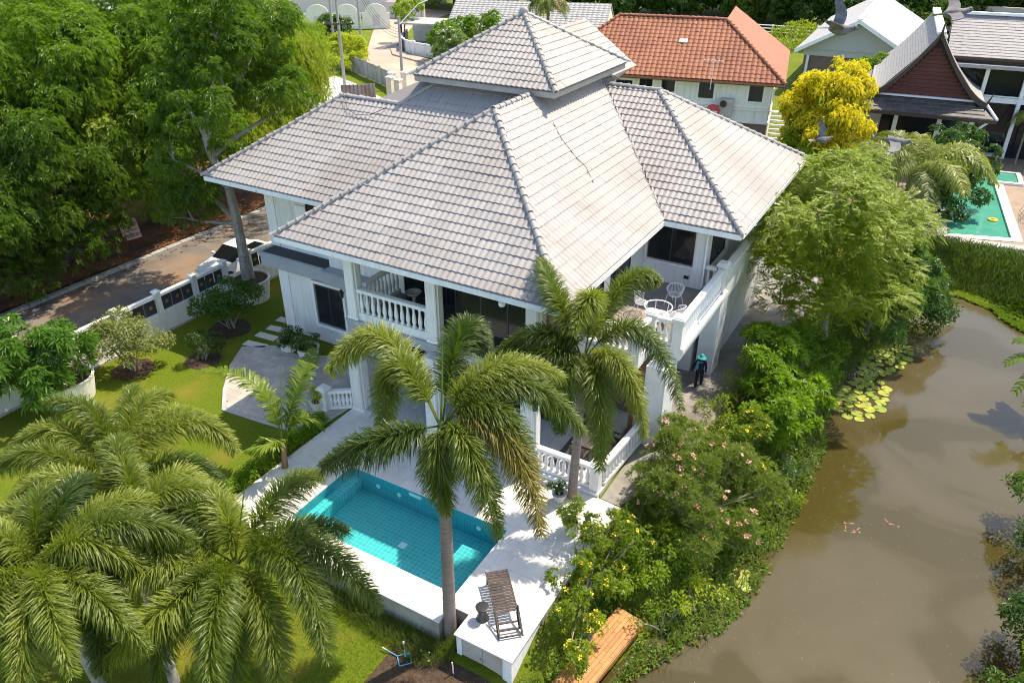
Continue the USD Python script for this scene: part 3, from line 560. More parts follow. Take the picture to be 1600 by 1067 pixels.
# wall lanterns
for x, y, z in ((-12.0,3.70,2.6),(-.95,.35,2.75)):
    l = H.add('wall_lantern', cat(lathe([(.02,-.02),(.09,.02),(.12,.24),(.15,.27),(.02,.40)], (x,y-.16,z), 6), tube([(x,y,z+.3),(x,y-.16,z+.42)],.015,5)), 'black_metal')
    H.add('lantern_glass', lathe([(.085,.04),(.11,.23)], (x,y-.16,z), 6), 'label_white', parent=l)
H.add('flood_lamp', lathe([(.0,-.10),(.10,-.06),(.12,.06),(.03,.12)], (-2.1,.08,ZE-.36), 10), 'white_metal')
H.add('drain_pipe', tube([(1.48,9.33,ZE-.35),(1.48,9.33,3.9)],.045,8), 'white_metal')
# aerial cable lying on the roof
def onroof(x, y, d=.06): return (x, y, ZE+S*(-x)+d)
H.add('roof_cable', tube([onroof(-4.6,8.0),onroof(-4.1,7.6),onroof(-3.7,7.3,.12),onroof(-3.2,7.2),onroof(-2.7,7.1,.1),onroof(-2.2,6.7)],.011,5), 'black_cable')
H.add('roof_cable', tube([(-14.5,7.75,zl+.15),(-13.9,7.2,zl-.3),(-13.3,7.0,zl-.45),(-12.6,7.05,zl-.4),(-12.0,7.5,zl-.1)],.014,5), 'black_cable')
H.add('roof_cable', tube([(-4.6,14.4,10.3),(-4.7,13.9,10.55),(-4.9,13.2,10.5)],.02,5), 'black_cable')

# ================================================================ PLANT BUILDERS
def unit(v): return v/(np.linalg.norm(v, axis=-1, keepdims=True)+1e-12)
def leaves(b, d, upv, L, W, droop):
    """one folded two-triangle leaf per row"""
    n = len(b); L = np.broadcast_to(L, (n,))[:,None]; W = np.broadcast_to(W, (n,))[:,None]; dr = np.broadcast_to(droop, (n,))[:,None]
    sd = unit(np.cross(d, upv)); zz = np.array([0, 0, 1.0]); nn = unit(np.cross(sd, d))
    mid = b+d*L*.5-zz*dr*L*.15; tip = b+d*L-zz*dr*L*.6
    V = np.stack([b, mid+sd*W*.5+nn*W*.12, tip, mid-sd*W*.5+nn*W*.12], 1).reshape(-1, 3); i = np.arange(n)[:,None]*4
    return V, np.vstack([i+[0, 3, 2], i+[0, 2, 1]])
def rosettes(C, N, L, W, nl, open_=.9, droop=.5, r=rng):
    k = len(C); N = unit(N); ref = np.where(np.abs(N[:,2:]) < .9, [[0, 0, 1.0]], [[1.0, 0, 0]]); a = unit(np.cross(N, ref)); b = np.cross(N, a)
    th = (np.arange(nl)/nl*2*np.pi)[None]+r.uniform(0, 6.28, (k, 1))+r.normal(0, .25, (k, nl)); op = np.clip(r.normal(open_, .25, (k, nl)), .1, 1.6)
    d = np.cos(op)[...,None]*N[:,None]+np.sin(op)[...,None]*(np.cos(th)[...,None]*a[:,None]+np.sin(th)[...,None]*b[:,None]); d = unit(d.reshape(-1, 3))
    return leaves(np.repeat(C, nl, 0)+d*.02, d, np.repeat(N, nl, 0)+r.normal(0, .25, (k*nl, 3)), L*r.uniform(.65, 1.15, k*nl), W*r.uniform(.8, 1.2, k*nl), droop*r.uniform(.4, 1.5, k*nl))
def shell(blobs, nsub, sub, dens, r=rng, low=-.55, inner=.25):
    """points and outward normals over clumps that stud the surface of the blobs (x, y, z, radius[, flatten])"""
    B = np.array([b[:4] for b in blobs], float); fl = np.array([b[4] if len(b) > 4 else .85 for b in blobs]); P, N = [], []
    subs = []
    for (x, y, z, R), f in zip(B, fl):
        k = max(3, int(nsub*R*R)); d = unit(r.normal(size=(k, 3))); d[:,2] = np.where(d[:,2] < low, -d[:,2]*.7, d[:,2]); d = unit(d)
        rr = R*r.uniform(.62, 1.0, (k, 1)); c = np.array([x, y, z])+d*rr*[1, 1, f]
        for ci, di in zip(c, d):
            inside = (np.linalg.norm((ci-B[:,:3])/[1, 1, .85], axis=1) < B[:,3]*.62).any()
            if not inside: subs.append((*ci, R*sub*r.uniform(.65, 1.35), *di))
    for s in subs:
        n = max(4, int(dens*s[3]**2*4)); d = unit(r.normal(size=(n, 3))+np.array(s[4:7])*.55+[0, 0, .45])
        p = np.array(s[:3])+d*s[3]*r.uniform(.55, 1.08, (n, 1))*[1, 1, .78]; P.append(p); N.append(d)
    for (x, y, z, R), f in zip(B, fl):
        n = int(dens*inner*R*R*4); d = unit(r.normal(size=(n, 3))); P.append(np.array([x, y, z])+d*R*r.uniform(.35, .8, (n, 1))*[1, 1, f]); N.append(unit(d+[0, 0, .5]))
    return np.vstack(P), unit(np.vstack(N)), subs
def limbs(base, fork, subs, blobs, r0, n=7, r=rng, per=2, tp=None):
    out = []
    for b in blobs:
        c = np.array(b[:3])-[0, 0, b[3]*.25]; q = tp[np.clip(np.argmin(np.abs(tp[:,2]-(c[2]-.9*b[3]))), int(len(tp)*.45), len(tp)-1)]; q = q-[0, 0, .05]; out.append(tube(bez(q, q*.55+c*.45+[0, 0, .12*b[3]]+r.normal(0, .25, 3), c, 9), np.linspace(r0*.50, r0*.18, 9)*(1+.08*r.normal(size=9)), n))
        near = sorted(subs, key=lambda s: np.linalg.norm(np.array(s[:3])-np.array(b[:3])))[:per*3]
        for s in near[::max(1, len(near)//per)]:
            out.append(tube(bez(c, (c+np.array(s[:3]))/2+[0, 0, .15], s[:3], 5), np.linspace(r0*.22, r0*.07, 5), 5))
    return cat(*out)
def tree(name, label, category, base, fork, blobs, leaf, L, W, dens, nl=8, r0=.2, nsub=3.2, sub=.36, bark='trunk_brown', group=None, droop=.6, open_=.95, seed=1, style='rosette', wob=.12, trunk_pts=None, inner=.25, extra=None):
    r = np.random.default_rng(seed); t = T(name, label, category, base, group)
    P, N, subs = shell(blobs, nsub, sub, dens, r, inner=inner)
    tp = trunk_pts if trunk_pts is not None else bez(base, (np.array(base)+np.array(fork))/2+r.normal(0, wob, 3)*[1, 1, 0], fork, 9)
    tp = np.array(tp, float); rr = np.linspace(r0, r0*.62, len(tp)); rr[0] *= 1.25
    t.add('trunk', tube(tp, rr, 10), bark, smooth=True); t.add('branches', limbs(base, fork, subs, blobs, r0, r=r, tp=tp), bark, smooth=True)
    if style == 'rosette': m = rosettes(P, N+[0, 0, .35], L, W, nl, open_, droop, r)
    elif style == 'spray': m = sprays(P, N, L, W, nl, r)
    elif style == 'weep': m = weeping(P, N, L, W, nl, r)
    else: d = unit(N*.4+r.normal(0, .8, P.shape)); m = leaves(P, d, N+r.normal(0, .4, P.shape)+[0, 0, .6], L*r.uniform(.6, 1.3, len(P)), W*r.uniform(.7, 1.3, len(P)), droop)
    t.add('crown', m, leaf)
    if extra: extra(t, P, N, r)
    return t
def sprays(P, N, L, W, nl, r, droop=.35):
    """feathery compound leaves: nl pairs of leaflets along an arching midrib of length L"""
    k = len(P); d = unit(N*[1, 1, .35]+r.normal(0, .45, P.shape)+[0, 0, .05]); s = np.linspace(.12, 1, nl)
    c = P[:,None]+d[:,None]*L*s[None,:,None]-np.array([0, 0, 1.0])*(L*droop*s**2)[None,:,None]; tg = unit(d[:,None]-np.array([0, 0, 1.0])*(2*droop*s)[None,:,None])
    sd = unit(np.cross(tg, [0, 0, 1.0])); out = []
    for sg in (-1, 1):
        ld = unit(sd*sg+tg*.35-np.array([0, 0, .15])); n = k*nl; lw = np.tile(np.sin(np.pi*np.clip(s*.85+.1, 0, 1)), k)
        out.append(leaves(c.reshape(-1, 3), ld.reshape(-1, 3), np.tile([0, 0, 1.0], (n, 1))+r.normal(0, .3, (n, 3)), W*3.2*lw+.01, W, .2))
    return cat(*out)
def weeping(P, N, L, W, nl, r):
    """long hanging twigs set with narrow leaves"""
    k = len(P); s = np.linspace(0, 1, nl); o = unit(N*[1, 1, .2]+r.normal(0, .3, P.shape))
    ln = L*r.uniform(.5, 1.2, (k, 1)); c = P[:,None]+o[:,None]*(ln*.38*np.sqrt(s))[...,None]-np.array([0, 0, 1.0])*(ln*s**1.4)[...,None]; c = c.reshape(-1, 3)+r.normal(0, .02, (k*nl, 3))
    n = k*nl; th = r.uniform(0, 6.28, n); d = unit(np.stack([np.cos(th)*.75, np.sin(th)*.75, -np.full(n, .75)], -1))
    return leaves(c, d, np.tile([0, 0, 1.0], (n, 1))+r.normal(0, .4, (n, 3)), .22*r.uniform(.7, 1.3, n), W, .3)
def flowers(t, P, N, r, n, petal, size, name='flowers', np_=5, off=.06):
    i = r.choice(len(P), min(n, len(P)), replace=False); c = P[i]+unit(N[i]+[0, 0, .5])*off
    t.add(name, rosettes(c, N[i]+[0, 0, .6], size, size*.75, np_, 1.1, .1, r), petal, kind='stuff')
def shrub(name, label, category, base, blobs, leaf, L, W, dens, nl=6, style='rosette', stems=6, bark='trunk_grey', seed=1, nsub=5, sub=.42, droop=.4, flower=None, group=None, open_=.95, inner=.3):
    r = np.random.default_rng(seed); t = T(name, label, category, base, group); P, N, subs = shell(blobs, nsub, sub, dens, r, low=-.35, inner=inner)
    out = []
    for k in range(stems):
        s = subs[r.integers(len(subs))]; b = np.array(base)+r.normal(0, .09, 3)*[1, 1, 0]-[0, 0, .1]; out.append(tube(bez(b, (b+np.array(s[:3]))/2+[0, 0, .2], s[:3], 6), np.linspace(.03, .012, 6), 5))
    t.add('stems', cat(*out), bark)
    if style == 'rosette': m = rosettes(P, N+[0, 0, .4], L, W, nl, open_, droop, r)
    elif style == 'spray': m = sprays(P, N, L, W, nl, r)
    else: m = leaves(P, unit(N*.5+r.normal(0, .8, P.shape)), N+[0, 0, .6]+r.normal(0, .4, P.shape), L*r.uniform(.6, 1.3, len(P)), W*r.uniform(.7, 1.3, len(P)), droop)
    t.add('foliage', m, leaf)
    if flower: flowers(t, P, N, r, *flower)
    return t

# ---------------------------------------------------------------- palms
def frond(a, m, b, r, lf=.75, st=100, ring=8, w=.023, kind='plumose', sag=.55):
    a, m, b = (np.array(q, float) for q in (a, m, b)); ctrl = 2*m-.5*(a+b); rach = bez(a, ctrl, b, 26)
    t = np.linspace(.10, 1, st)+r.normal(0, .003, st); t = np.clip(t, .05, 1)
    c = ((1-t)**2)[:,None]*a+(2*t*(1-t))[:,None]*ctrl+(t*t)[:,None]*b; tg = unit((2*(1-t))[:,None]*(ctrl-a)+(2*t)[:,None]*(b-ctrl))
    sd = unit(np.cross(tg, [0, 0, 1.0])); nm = unit(np.cross(sd, tg)); prof = np.clip(np.sin(np.pi*(.16+.78*t)), .12, 1)**.7*lf; V, F, n = [], [], 0
    V.append(rach); tubem = tube(rach, np.linspace(.028, .006, 26), 5); parts = []
    rolls = np.linspace(-150, 150, ring) if kind == 'plumose' else np.array([-78, 78])
    for q in rolls:
        ang = np.radians(q+r.normal(0, 16 if kind == 'plumose' else 5, st)); rad = np.sin(ang)[:,None]*sd+np.cos(ang)[:,None]*nm
        fwd = .58 if kind == 'plumose' else .75
        d = unit(rad+tg*fwd+r.normal(0, .17, (st, 3))); L = prof*r.uniform(.8, 1.12, st)
        if kind == 'plumose': L = L*(.75+.25*np.abs(np.sin(ang)))
        zz = np.array([0, 0, 1.0]); s_ = sag*r.uniform(.7, 1.3, st)
        p1 = c+d*(L*.5)[:,None]-zz*(L*.10*s_)[:,None]; p2 = c+d*(L*.82)[:,None]-zz*(L*.42*s_)[:,None]; p3 = c+d*(L*.98)[:,None]-zz*(L*.80*s_)[:,None]
        ws = unit(np.cross(d, nm+r.normal(0, .25, (st, 3)))); w_ = w*(.8+.4*r.random(st))[:,None]
        v = np.stack([c+ws*w_*.4, c-ws*w_*.4, p1+ws*w_*.5, p1-ws*w_*.5, p2+ws*w_*.35, p2-ws*w_*.35, p3], 1).reshape(-1, 3); i = np.arange(st)[:,None]*7
        parts.append((v, np.vstack([i+[0,1,3], i+[0,3,2], i+[2,3,5], i+[2,5,4], i+[4,5,6]])))
    return cat(tubem, *parts)
def palm(name, label, base, crown, fronds, mats, seed, r0=.17, shaft=.9, group=None, lf=.75, st=95, ring=8, kind='plumose', w=.023, bark='trunk_palm', shaftmat='shaft_green', category='palm tree', sag=.42, spear=None):
    r = np.random.default_rng(seed); t = T(name, label, category, base, group); b, c = np.array(base, float), np.array(crown, float)
    top = c-[0, 0, shaft]; n = max(10, int(np.linalg.norm(top-b)/.09)); pts = bez(b-[0, 0, .2], b*.5+top*.5+(top-b)*[.08, .08, 0], top, n); rr = np.linspace(r0, r0*.74, n)*(1+.035*(np.arange(n) % 3 == 0)); rr[:3] *= np.array([1.3, 1.18, 1.06])
    t.add('trunk', tube(pts, rr, 14), bark, smooth=30)
    ss = np.linspace(0, 1, 9); t.add('crownshaft', tube(top[None]+(c-top)[None]*ss[:,None], r0*np.array([.78, .86, .84, .78, .7, .62, .52, .42, .3]), 12), shaftmat, smooth=True)
    for i, (m, e_) in enumerate(fronds):
        m, e_ = np.array(m, float), np.array(e_, float); h = unit(np.array([m[0], m[1], 0])+1e-6)*r0*.5
        t.add('frond', frond(c+h-[0, 0, .12], c+m, c+e_, r, lf*r.uniform(.92, 1.08), st, ring, w, kind, sag), mats[i % len(mats)])
    if spear is not None: t.add('spear_leaf', tube(bez(c, c+np.array(spear)*.5+[.03, 0, 0], c+np.array(spear), 8), np.linspace(.03, .006, 8), 6), 'leaf_young')
    return t

# ================================================================ TREES AND PALMS
SC = dict(L=.25, W=.078, nl=8, droop=.9, open_=1.05)
tree('street_tree', 'broad dark green tree at the left edge, its lowest boughs beside the garden wall', 'tree', (-30.2,-.6,.1), (-29.6,.6,3.0),
     [(-29.3,1.4,5.3,3.7),(-28.4,.2,3.6,2.9),(-29.7,-2.8,4.6,3.4),(-28.7,3.3,3.3,2.2),(-29.5,-5.5,3.4,2.6),(-27.9,1.4,1.9,1.5),(-28.2,-2.0,2.2,1.8),(-27.7,3.4,2.3,1.5),(-28.2,-.4,1.1,1.5),(-28.4,-4.2,1.6,1.7)], 'leaf_tree', dens=24, r0=.32, seed=11, nsub=2.6, sub=.34, **SC)
tree('street_tree', 'tall dark green tree in the upper left corner of the view', 'tree', (-31.6,4.2,.1), (-31.3,4.0,5.2),
     [(-31.1,4.7,9.4,3.5),(-31.8,1.6,8.6,3.2),(-31.4,0.2,11.2,2.5),(-32.5,5.6,11.8,2.4)], 'leaf_tree', dens=22, r0=.30, seed=12, nsub=2.6, sub=.34, **SC)
tree('street_tree', 'dark green tree leaning over the verge behind the red and white notice board', 'tree', (-31.2,9.6,.1), (-30.6,9.0,4.6),
     [(-29.4,7.4,6.0,2.8),(-30.6,9.8,8.8,3.3),(-30.0,12.0,6.3,3.0),(-31.2,11.4,11.2,2.5),(-29.0,5.6,4.0,2.0),(-29.4,9.0,3.4,1.9),(-29.4,7.6,2.2,1.5)], 'leaf_tree', dens=22, r0=.28, seed=13, nsub=2.8, sub=.34, **SC)
PT = [(-19.6,5.2,1.0),(-19.75,5.3,2.4),(-20.0,5.5,3.8),(-20.35,5.65,5.4),(-20.65,5.3,6.9),(-20.7,5.2,7.8)]
tree('planter_tree', 'pale-trunked tree rising from the round white planter by the garden wall', 'tree', (-19.6,5.2,1.0), (-20.7,5.2,7.8),
     [(-21.3,7.2,10.3,2.5),(-21.0,7.0,12.2,2.0),(-19.7,9.0,8.8,2.0),(-22.3,5.4,9.6,1.7),(-20.9,9.2,11.4,1.9),(-20.0,7.6,6.4,1.3),(-22.6,5.6,5.6,1.9),(-21.7,4.4,4.2,1.2),(-23.6,7.0,7.4,2.0),(-19.7,4.6,9.2,1.5),(-21.6,4.0,7.2,1.3),(-19.3,5.9,7.0,1.1)], 'leaf_tree', dens=22, r0=.26, seed=14, nsub=3.0, sub=.36, bark='trunk_grey', trunk_pts=PT, **SC)
tree('weeping_tree', 'light yellow-green tree with long hanging foliage between the street tree and the power pole', 'tree', (-31.4,19.6,0), (-31.4,19.4,4.2),
     [(-31.6,19.6,7.0,3.4),(-30.0,18.6,4.8,2.8),(-29.6,15.8,5.4,2.6),(-33.4,22.4,6.4,3.0),(-27.0,14.2,4.6,2.1),(-31.6,16.6,8.6,2.5)], 'leaf_weep', 1.5, .06, dens=6.5, nl=24, r0=.28, seed=15, style='weep', nsub=2.6, sub=.36, inner=.5)
tree('street_tree', 'leafy dark green tree at the far left, its boughs over the verge', 'tree', (-32.6,-7.5,.1), (-32.2,-6.5,4.0), [(-32.0,-6.0,6.2,3.4),(-31.4,-3.2,8.2,2.8),(-33.0,-9.5,5.6,3.2),(-33.5,-2.0,5.4,3.0)], 'leaf_tree', dens=20, r0=.28, seed=17, nsub=2.6, sub=.34, **SC)
tree('street_tree', 'dark green tree filling the gap between the weeping tree and the planter tree', 'tree', (-32.5,15.2,.1), (-32.2,15,4.2), [(-31.6,14.6,5.6,3.0),(-33.0,16.5,7.6,3.0),(-30.6,13.0,3.6,2.0)], 'leaf_tree', dens=18, r0=.26, seed=18, nsub=2.6, sub=.34, **SC)
bk = tree('back_tree', 'dark tree standing behind the street trees, second row', 'tree', (-41,20,0), (-41,20,4.6), [(-40.5,21,9.2,4.0),(-42,16.5,8.4,3.6),(-42.5,23,6.4,3.4)], 'leaf_tree', dens=13, r0=.3, seed=16, nsub=2.0, sub=.36, group='trees of the second row', **SC)
for i, (x, y, a, s_, lb) in enumerate([(-37.5,7,130,.8,'in the gap between two street trees'),(-41,8,80,1.0,'behind the tall corner tree'),(-43,-4,150,.95,'at the far left edge'),(-48,29,210,.9,'behind the weeping tree'),(-52,16,300,1.0,'farthest back on the left'),(-44,34,20,.62,'beside the power pole')]):
    copy(bk.path, 'back_tree', 'dark tree of the second row, '+lb, 'tree', (x,y,-.1), a, s_, 'trees of the second row')
PF_A = [[[-0.47,1.7,1.4],[-0.04,2.12,0.8]],[[-2.16,0.76,1.2],[-3.02,-0.35,0.6]],[[-1.47,0.33,0.9],[-1.54,-0.32,-1.0]],[[-0.84,-1.42,0.0],[-2.39,-1.67,-1.2]],[[0.3,-0.6,-0.6],[0.33,-0.45,-2.3]],[[1.21,1.24,0.8],[2.77,2.01,-0.6]],[[1.19,0.54,0.4],[2.19,0.45,-1.4]],[[1.5,0.36,-0.1],[2.6,0.21,-2.5]],[[1.12,-0.39,-0.3],[1.8,-0.42,-2.5]],[[0.69,1.23,1.0],[1.92,2.53,0.4]]]
PF_B = [[[-0.82,-0.18,1.7],[-2.32,1.44,2.0]],[[-0.06,0.49,1.6],[-0.07,-0.68,1.0]],[[0.41,1.73,1.6],[1.31,2.27,1.7]],[[-1.1,-0.66,0.7],[-2.68,-0.84,-0.6]],[[-0.82,-0.98,0.3],[-2.47,-0.93,-0.9]],[[1.38,0.78,0.8],[2.84,0.95,-1.6]],[[1.4,-0.5,0.3],[2.3,-0.6,-1.8]],[[.9,-0.9,-0.4],[1.4,-1.6,-2.6]],[[0.01,-1.2,-0.1],[0.14,-1.7,-1.7]]]
PF_L3 = [[[-1.25,-0.07,1.1],[-2.5,-1.5,0.1]],[[0.11,1.66,0.9],[-0.2,3.4,0.1]],[[1.13,0.9,0.7],[1.65,2.28,-0.2]],[[1.89,0.13,0.8],[3.5,-0.71,-0.7]],[[1.86,0.7,0.8],[3.6,1.04,-0.7]],[[0.05,-2.2,0.3],[-0.81,-3.5,-0.7]],[[0.16,-1.56,0.3],[0.02,-2.8,-1.5]],[[.9,-1.0,-0.4],[1.3,-1.6,-1.9]],[[1.6,-0.67,-0.2],[2.5,-1.34,-1.6]],[[-0.41,0.28,1.1],[-2.6,1.1,0.6]],[[-1.5,-1.0,.7],[-2.9,-2.4,-.4]],[[1.2,-1.5,.6],[2.1,-2.8,-.7]],[[-1.1,-2.0,.7],[-1.9,-3.3,-.5]]]
PF_L2 = [[[-1.96,-0.08,0.9],[-3.4,-1.1,-0.1]],[[-0.6,-1.35,0.8],[-1.0,-3.0,-0.2]],[[1.1,-1.9,0.6],[0.62,-3.5,-0.6]],[[-0.4,0.69,1.1],[-2.6,1.3,0.8]],[[0.4,1.42,0.8],[0.88,1.82,-0.5]],[[1.6,-1.6,0.4],[2.3,-2.6,-1.0]],[[1.73,-0.21,0.5],[2.83,-0.57,-0.9]],[[-1.7,-1.2,.8],[-2.9,-2.4,-.3]],[[-1.2,-1.6,.9],[-2.2,-3.0,0]],[[.9,.9,1],[1.9,1.9,0]],[[-1.2,1.0,1.2],[-2.6,1.8,.4]],[[.3,-1.9,.7],[.2,-3.4,-.5]]]
PF_L4 = [[[0.18,1.55,1.0],[0.48,3.1,0.4]],[[0.89,2.0,1.0],[2.2,2.6,0.0]],[[-0.96,0.61,1.4],[-2.8,0.23,1.5]],[[-1.8,-0.04,1.0],[-3.2,-1.0,0.3]],[[-0.73,1.43,1.2],[-1.9,2.5,1.0]],[[1.8,1.0,0.6],[2.64,1.56,-0.6]],[[-0.89,-0.85,0.6],[-1.43,-2.22,-0.2]],[[0.96,-1.03,0.4],[0.8,-2.2,-0.6]],[[-1.5,-.9,.9],[-2.8,-1.8,.2]],[[1.4,-.4,.8],[2.6,-.9,-.2]],[[-.3,1.5,1.3],[-.8,3.0,.8]]]
PF_L5 = [[[-0.9,-0.3,0.9],[-2.1,-1.2,-.1]],[[1.1,0.6,0.9],[2.1,1.4,-0.5]],[[1.83,-0.04,0.5],[3.21,0.16,-0.8]],[[1.3,-0.9,0.4],[2.0,-2.0,-1.0]],[[0.2,-1.2,0.5],[0.1,-2.7,-.8]],[[-0.4,1.2,1.0],[-1.5,2.5,0.2]],[[.6,1.5,.9],[.9,2.9,-.1]],[[-.8,.8,1],[-1.8,1.8,0]],[[1.5,-.6,.7],[2.8,-1.2,-.4]],[[1.2,1.2,1],[2.4,2.4,0]],[[.8,-1.5,.6],[1.3,-2.8,-.6]]]
PF_Y = [[[0.18,0.94,1.6],[-0.55,2.6,2.0]],[[-1.05,0.23,1.6],[-3.4,0.0,1.6]],[[0.48,0.61,0.6],[0.67,1.21,-0.2]],[[0.11,-0.64,0.2],[-0.83,-0.84,-0.3]]]
P_, LT, YE = 'leaf_palm', 'leaf_palm_light', 'leaf_palm_yellow'
palm('foxtail_palm', 'tall foxtail palm in the notch of the deck, trunk crossing in front of the pool', (-.14,-6.18,-1.05), (-.1,-6.1,6.6), PF_A, [P_,P_,LT,P_,P_,LT,P_,YE,P_,P_], 21, r0=.185, lf=.70, st=150, spear=(-.2,.5,2.0))
palm('foxtail_palm', 'foxtail palm beside the verandah balustrade, crown level with the upper terrace', (.62,-.06,0), (.8,-.1,5.6), PF_B, [LT,LT,LT,P_,P_,P_,P_,P_,P_], 22, r0=.16, lf=.66, st=150)
palm('foxtail_palm', 'foxtail palm on the lawn in front of the pool, crown low in the left foreground', (-3.9,-9.3,gz(-3.9,-9.3)), (-4.1,-9.5,3.1), PF_L3, [P_,LT,P_,LT,P_,LT,P_,P_,LT,LT,LT,P_,LT], 23, r0=.15, lf=.70, st=150, spear=(.25,.6,2.2))
palm('foxtail_palm', 'leaning foxtail palm at the lower left with a long frond reaching to the bottom corner', (-5.6,-11.1,gz(-5.6,-11.1)), (-6.9,-10.4,3.5), PF_L2, [LT,P_,LT,LT,LT,P_,LT,LT,P_,LT,LT,LT], 24, r0=.14, lf=.68, st=140, bark='trunk_grey')
palm('foxtail_palm', 'light green foxtail palm on the lawn edge between the mango planter and the pool', (-9.2,-8.9,gz(-9.2,-8.9)), (-9.6,-9.0,3.0), PF_L4, [LT,LT,LT,LT,LT,P_,LT,P_], 25, r0=.14, lf=.68, st=140)
palm('foxtail_palm', 'foxtail palm at the left edge of the foreground, partly cut by the frame', (-7.0,-12.2,gz(-7,-12.2)), (-6.9,-12.5,4.0), PF_L5, [LT,LT,P_,LT,LT,P_,LT,LT,LT,P_,LT], 26, r0=.14, lf=.66, st=135, bark='trunk_grey')
palm('young_palm', 'young palm with three broad fronds at the left edge of the pool deck', (-8.75,-3.68,0), (-8.6,-3.7,1.35), PF_Y, ['leaf_young'], 27, r0=.12, lf=.62, st=85, kind='flat', w=.062, shaftmat='shaft_brown', shaft=.5, sag=.35, spear=(-.3,.8,2.6), bark='shaft_brown')

# ================================================================ GARDEN BEHIND THE WALL
FW = T('garden_wall', 'white garden wall with dark metal grille panels along the lane', 'wall', (-20.45, 0, 0))
fy = [-7.7,-5.55,-3.45,-1.35,.75,2.75,4.55]; fx = -20.45
def bay(a, b_):
    FW.add('wall_panel', bb(fx-.07,fx+.07,a+.12,b_-.12,-.2,.98), 'white_wall'); FW.add('wall_footing', bb(fx+.072,fx+.13,a+.12,b_-.12,-.2,.04), 'concrete')
    FW.add('top_rail', bb(fx-.10,fx+.10,a+.12,b_-.12,1.72,1.86), 'white_trim'); n = 3; w = (b_-a-.24)/n
    for i in range(n):
        y0_ = a+.12+i*w; g = [bb(fx-.02,fx-.012,y0_+.02,y0_+w-.02,1.0,1.70)]
        for k in range(9): yy = y0_+.05+k*(w-.1)/8; g.append(bb(fx-.010,fx+.012,yy-.008,yy+.008,.99,1.715))
        for q in range(2):
            th = np.linspace(0, 5.2, 14); s_ = 1 if q else -1; g.append(tube(np.stack([np.full(14, fx+.018), y0_+w/2+s_*(.02+.09*np.cos(th)*(1-th/9)), 1.2+q*.28+.10*np.sin(th)*(1-th/9)], -1), .010, 5))
        p = FW.add('grille', cat(*g), 'grille'); yc = y0_+w/2
        FW.add('emblem', cat(tube([(fx+.02,yc,1.36),(fx+.035,yc,1.36)], .085, 14), tube([(fx+.022,yc-.10,1.33),(fx+.022,yc,1.30),(fx+.022,yc+.10,1.33)], .012, 5)), 'gold', parent=p)
for a, b_ in zip(fy[:-1], fy[1:]): bay(a, b_)
bay(6.1, 8.0); bay(8.0, 9.9)
for y in fy+[6.1,8.0,9.9]:
    FW.add('post', bb(fx-.13,fx+.13,y-.12,y+.12,-.2,1.95), 'white_wall'); FW.add('post_cap', chbox(fx-.17,fx+.17,y-.16,y+.16,1.95,2.05,.04), 'white_trim')
FW.add('wall_panel', bb(fx-.07,fx+.07,4.68,5.97,-.2,.98), 'white_wall')
def round_planter(name, label, x, y, z, r, h, mat_, category='planter', group=None, base=.86):
    t = T(name, label, category, (x,y,z), group)
    t.add('bowl', lathe([(r*base*.98,0),(r*base,.02),(r*.96,h*.6),(r,h-.05),(r+.03,h-.03),(r+.03,h),(r-.07,h),(r-.08,h-.1)], (x,y,z), 28), mat_, smooth=40)
    t.add('soil', lathe([(.001,h-.07),(r*.5,h-.05),(r-.078,h-.09)], (x,y,z), 20), 'soil'); return t
round_planter('tree_planter', 'large round white planter holding the pale-trunked tree', -19.6, 5.2, -.1, 1.0, 1.15, 'planter_white')
round_planter('tree_planter', 'large round white planter under the bushy mango tree at the left edge', -19.3, -4.7, -.1, 1.05, 1.0, 'planter_white')
tree('mango_tree', 'low bushy mango tree with whorled leaves in the white planter at the left edge', 'tree', (-19.3,-4.7,.9), (-19.1,-4.9,1.6), [(-18.7,-5.3,2.2,1.35),(-19.2,-6.3,2.1,1.25),(-18.6,-4.3,2.0,1.0),(-19.6,-5.6,2.9,1.1),(-18.2,-6.0,1.5,1.0),(-19.9,-7.4,2.3,1.2)], 'leaf_mango', .34, .085, dens=26, nl=11, r0=.11, seed=31, nsub=5, sub=.34, droop=.75, open_=1.15)
def bed(name, label, x, y, r, mat_='soil'):
    th = np.linspace(0, 2*np.pi, 36)[:-1]; one(name, flat(Polygon(np.stack([x+r*np.cos(th)*(1+.06*np.sin(5*th)), y+r*np.sin(th)*(1+.05*np.cos(7*th))], -1)), -.045), mat_, label, 'soil bed')
bed('soil_bed', 'round dark soil bed under the white-leaved shrub', -18.95, -2.1, .85); bed('soil_bed', 'round dark soil bed under the dark shrub in the house shadow', -18.1, 2.4, .95); bed('soil_bed', 'dark soil bed under the small low shrub between the two round beds', -17.0, -.1, .75)
shrub('garden_shrub', 'cream and pale green variegated shrub in front of the white garden wall', 'shrub', (-18.9,-2.1,-.05), [(-18.9,-2.0,1.5,1.05),(-18.5,-1.3,1.2,.85),(-19.3,-2.8,1.3,.9),(-18.4,-2.5,1.0,.7)], 'leaf_variegated', .13, .07, 300, seed=32, style='leaf', stems=10, nsub=9)
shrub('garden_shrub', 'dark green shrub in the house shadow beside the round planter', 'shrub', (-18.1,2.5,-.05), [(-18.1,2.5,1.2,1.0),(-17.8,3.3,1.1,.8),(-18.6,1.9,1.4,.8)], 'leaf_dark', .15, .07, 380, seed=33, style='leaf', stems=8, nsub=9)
shrub('garden_shrub', 'small dark shrub at the edge of the house shadow on the lawn', 'shrub', (-17,-.05,-.05), [(-17,-.05,.55,.7),(-16.7,.4,.5,.55)], 'leaf_dark', .11, .055, 600, seed=34, style='leaf', stems=6, nsub=10)
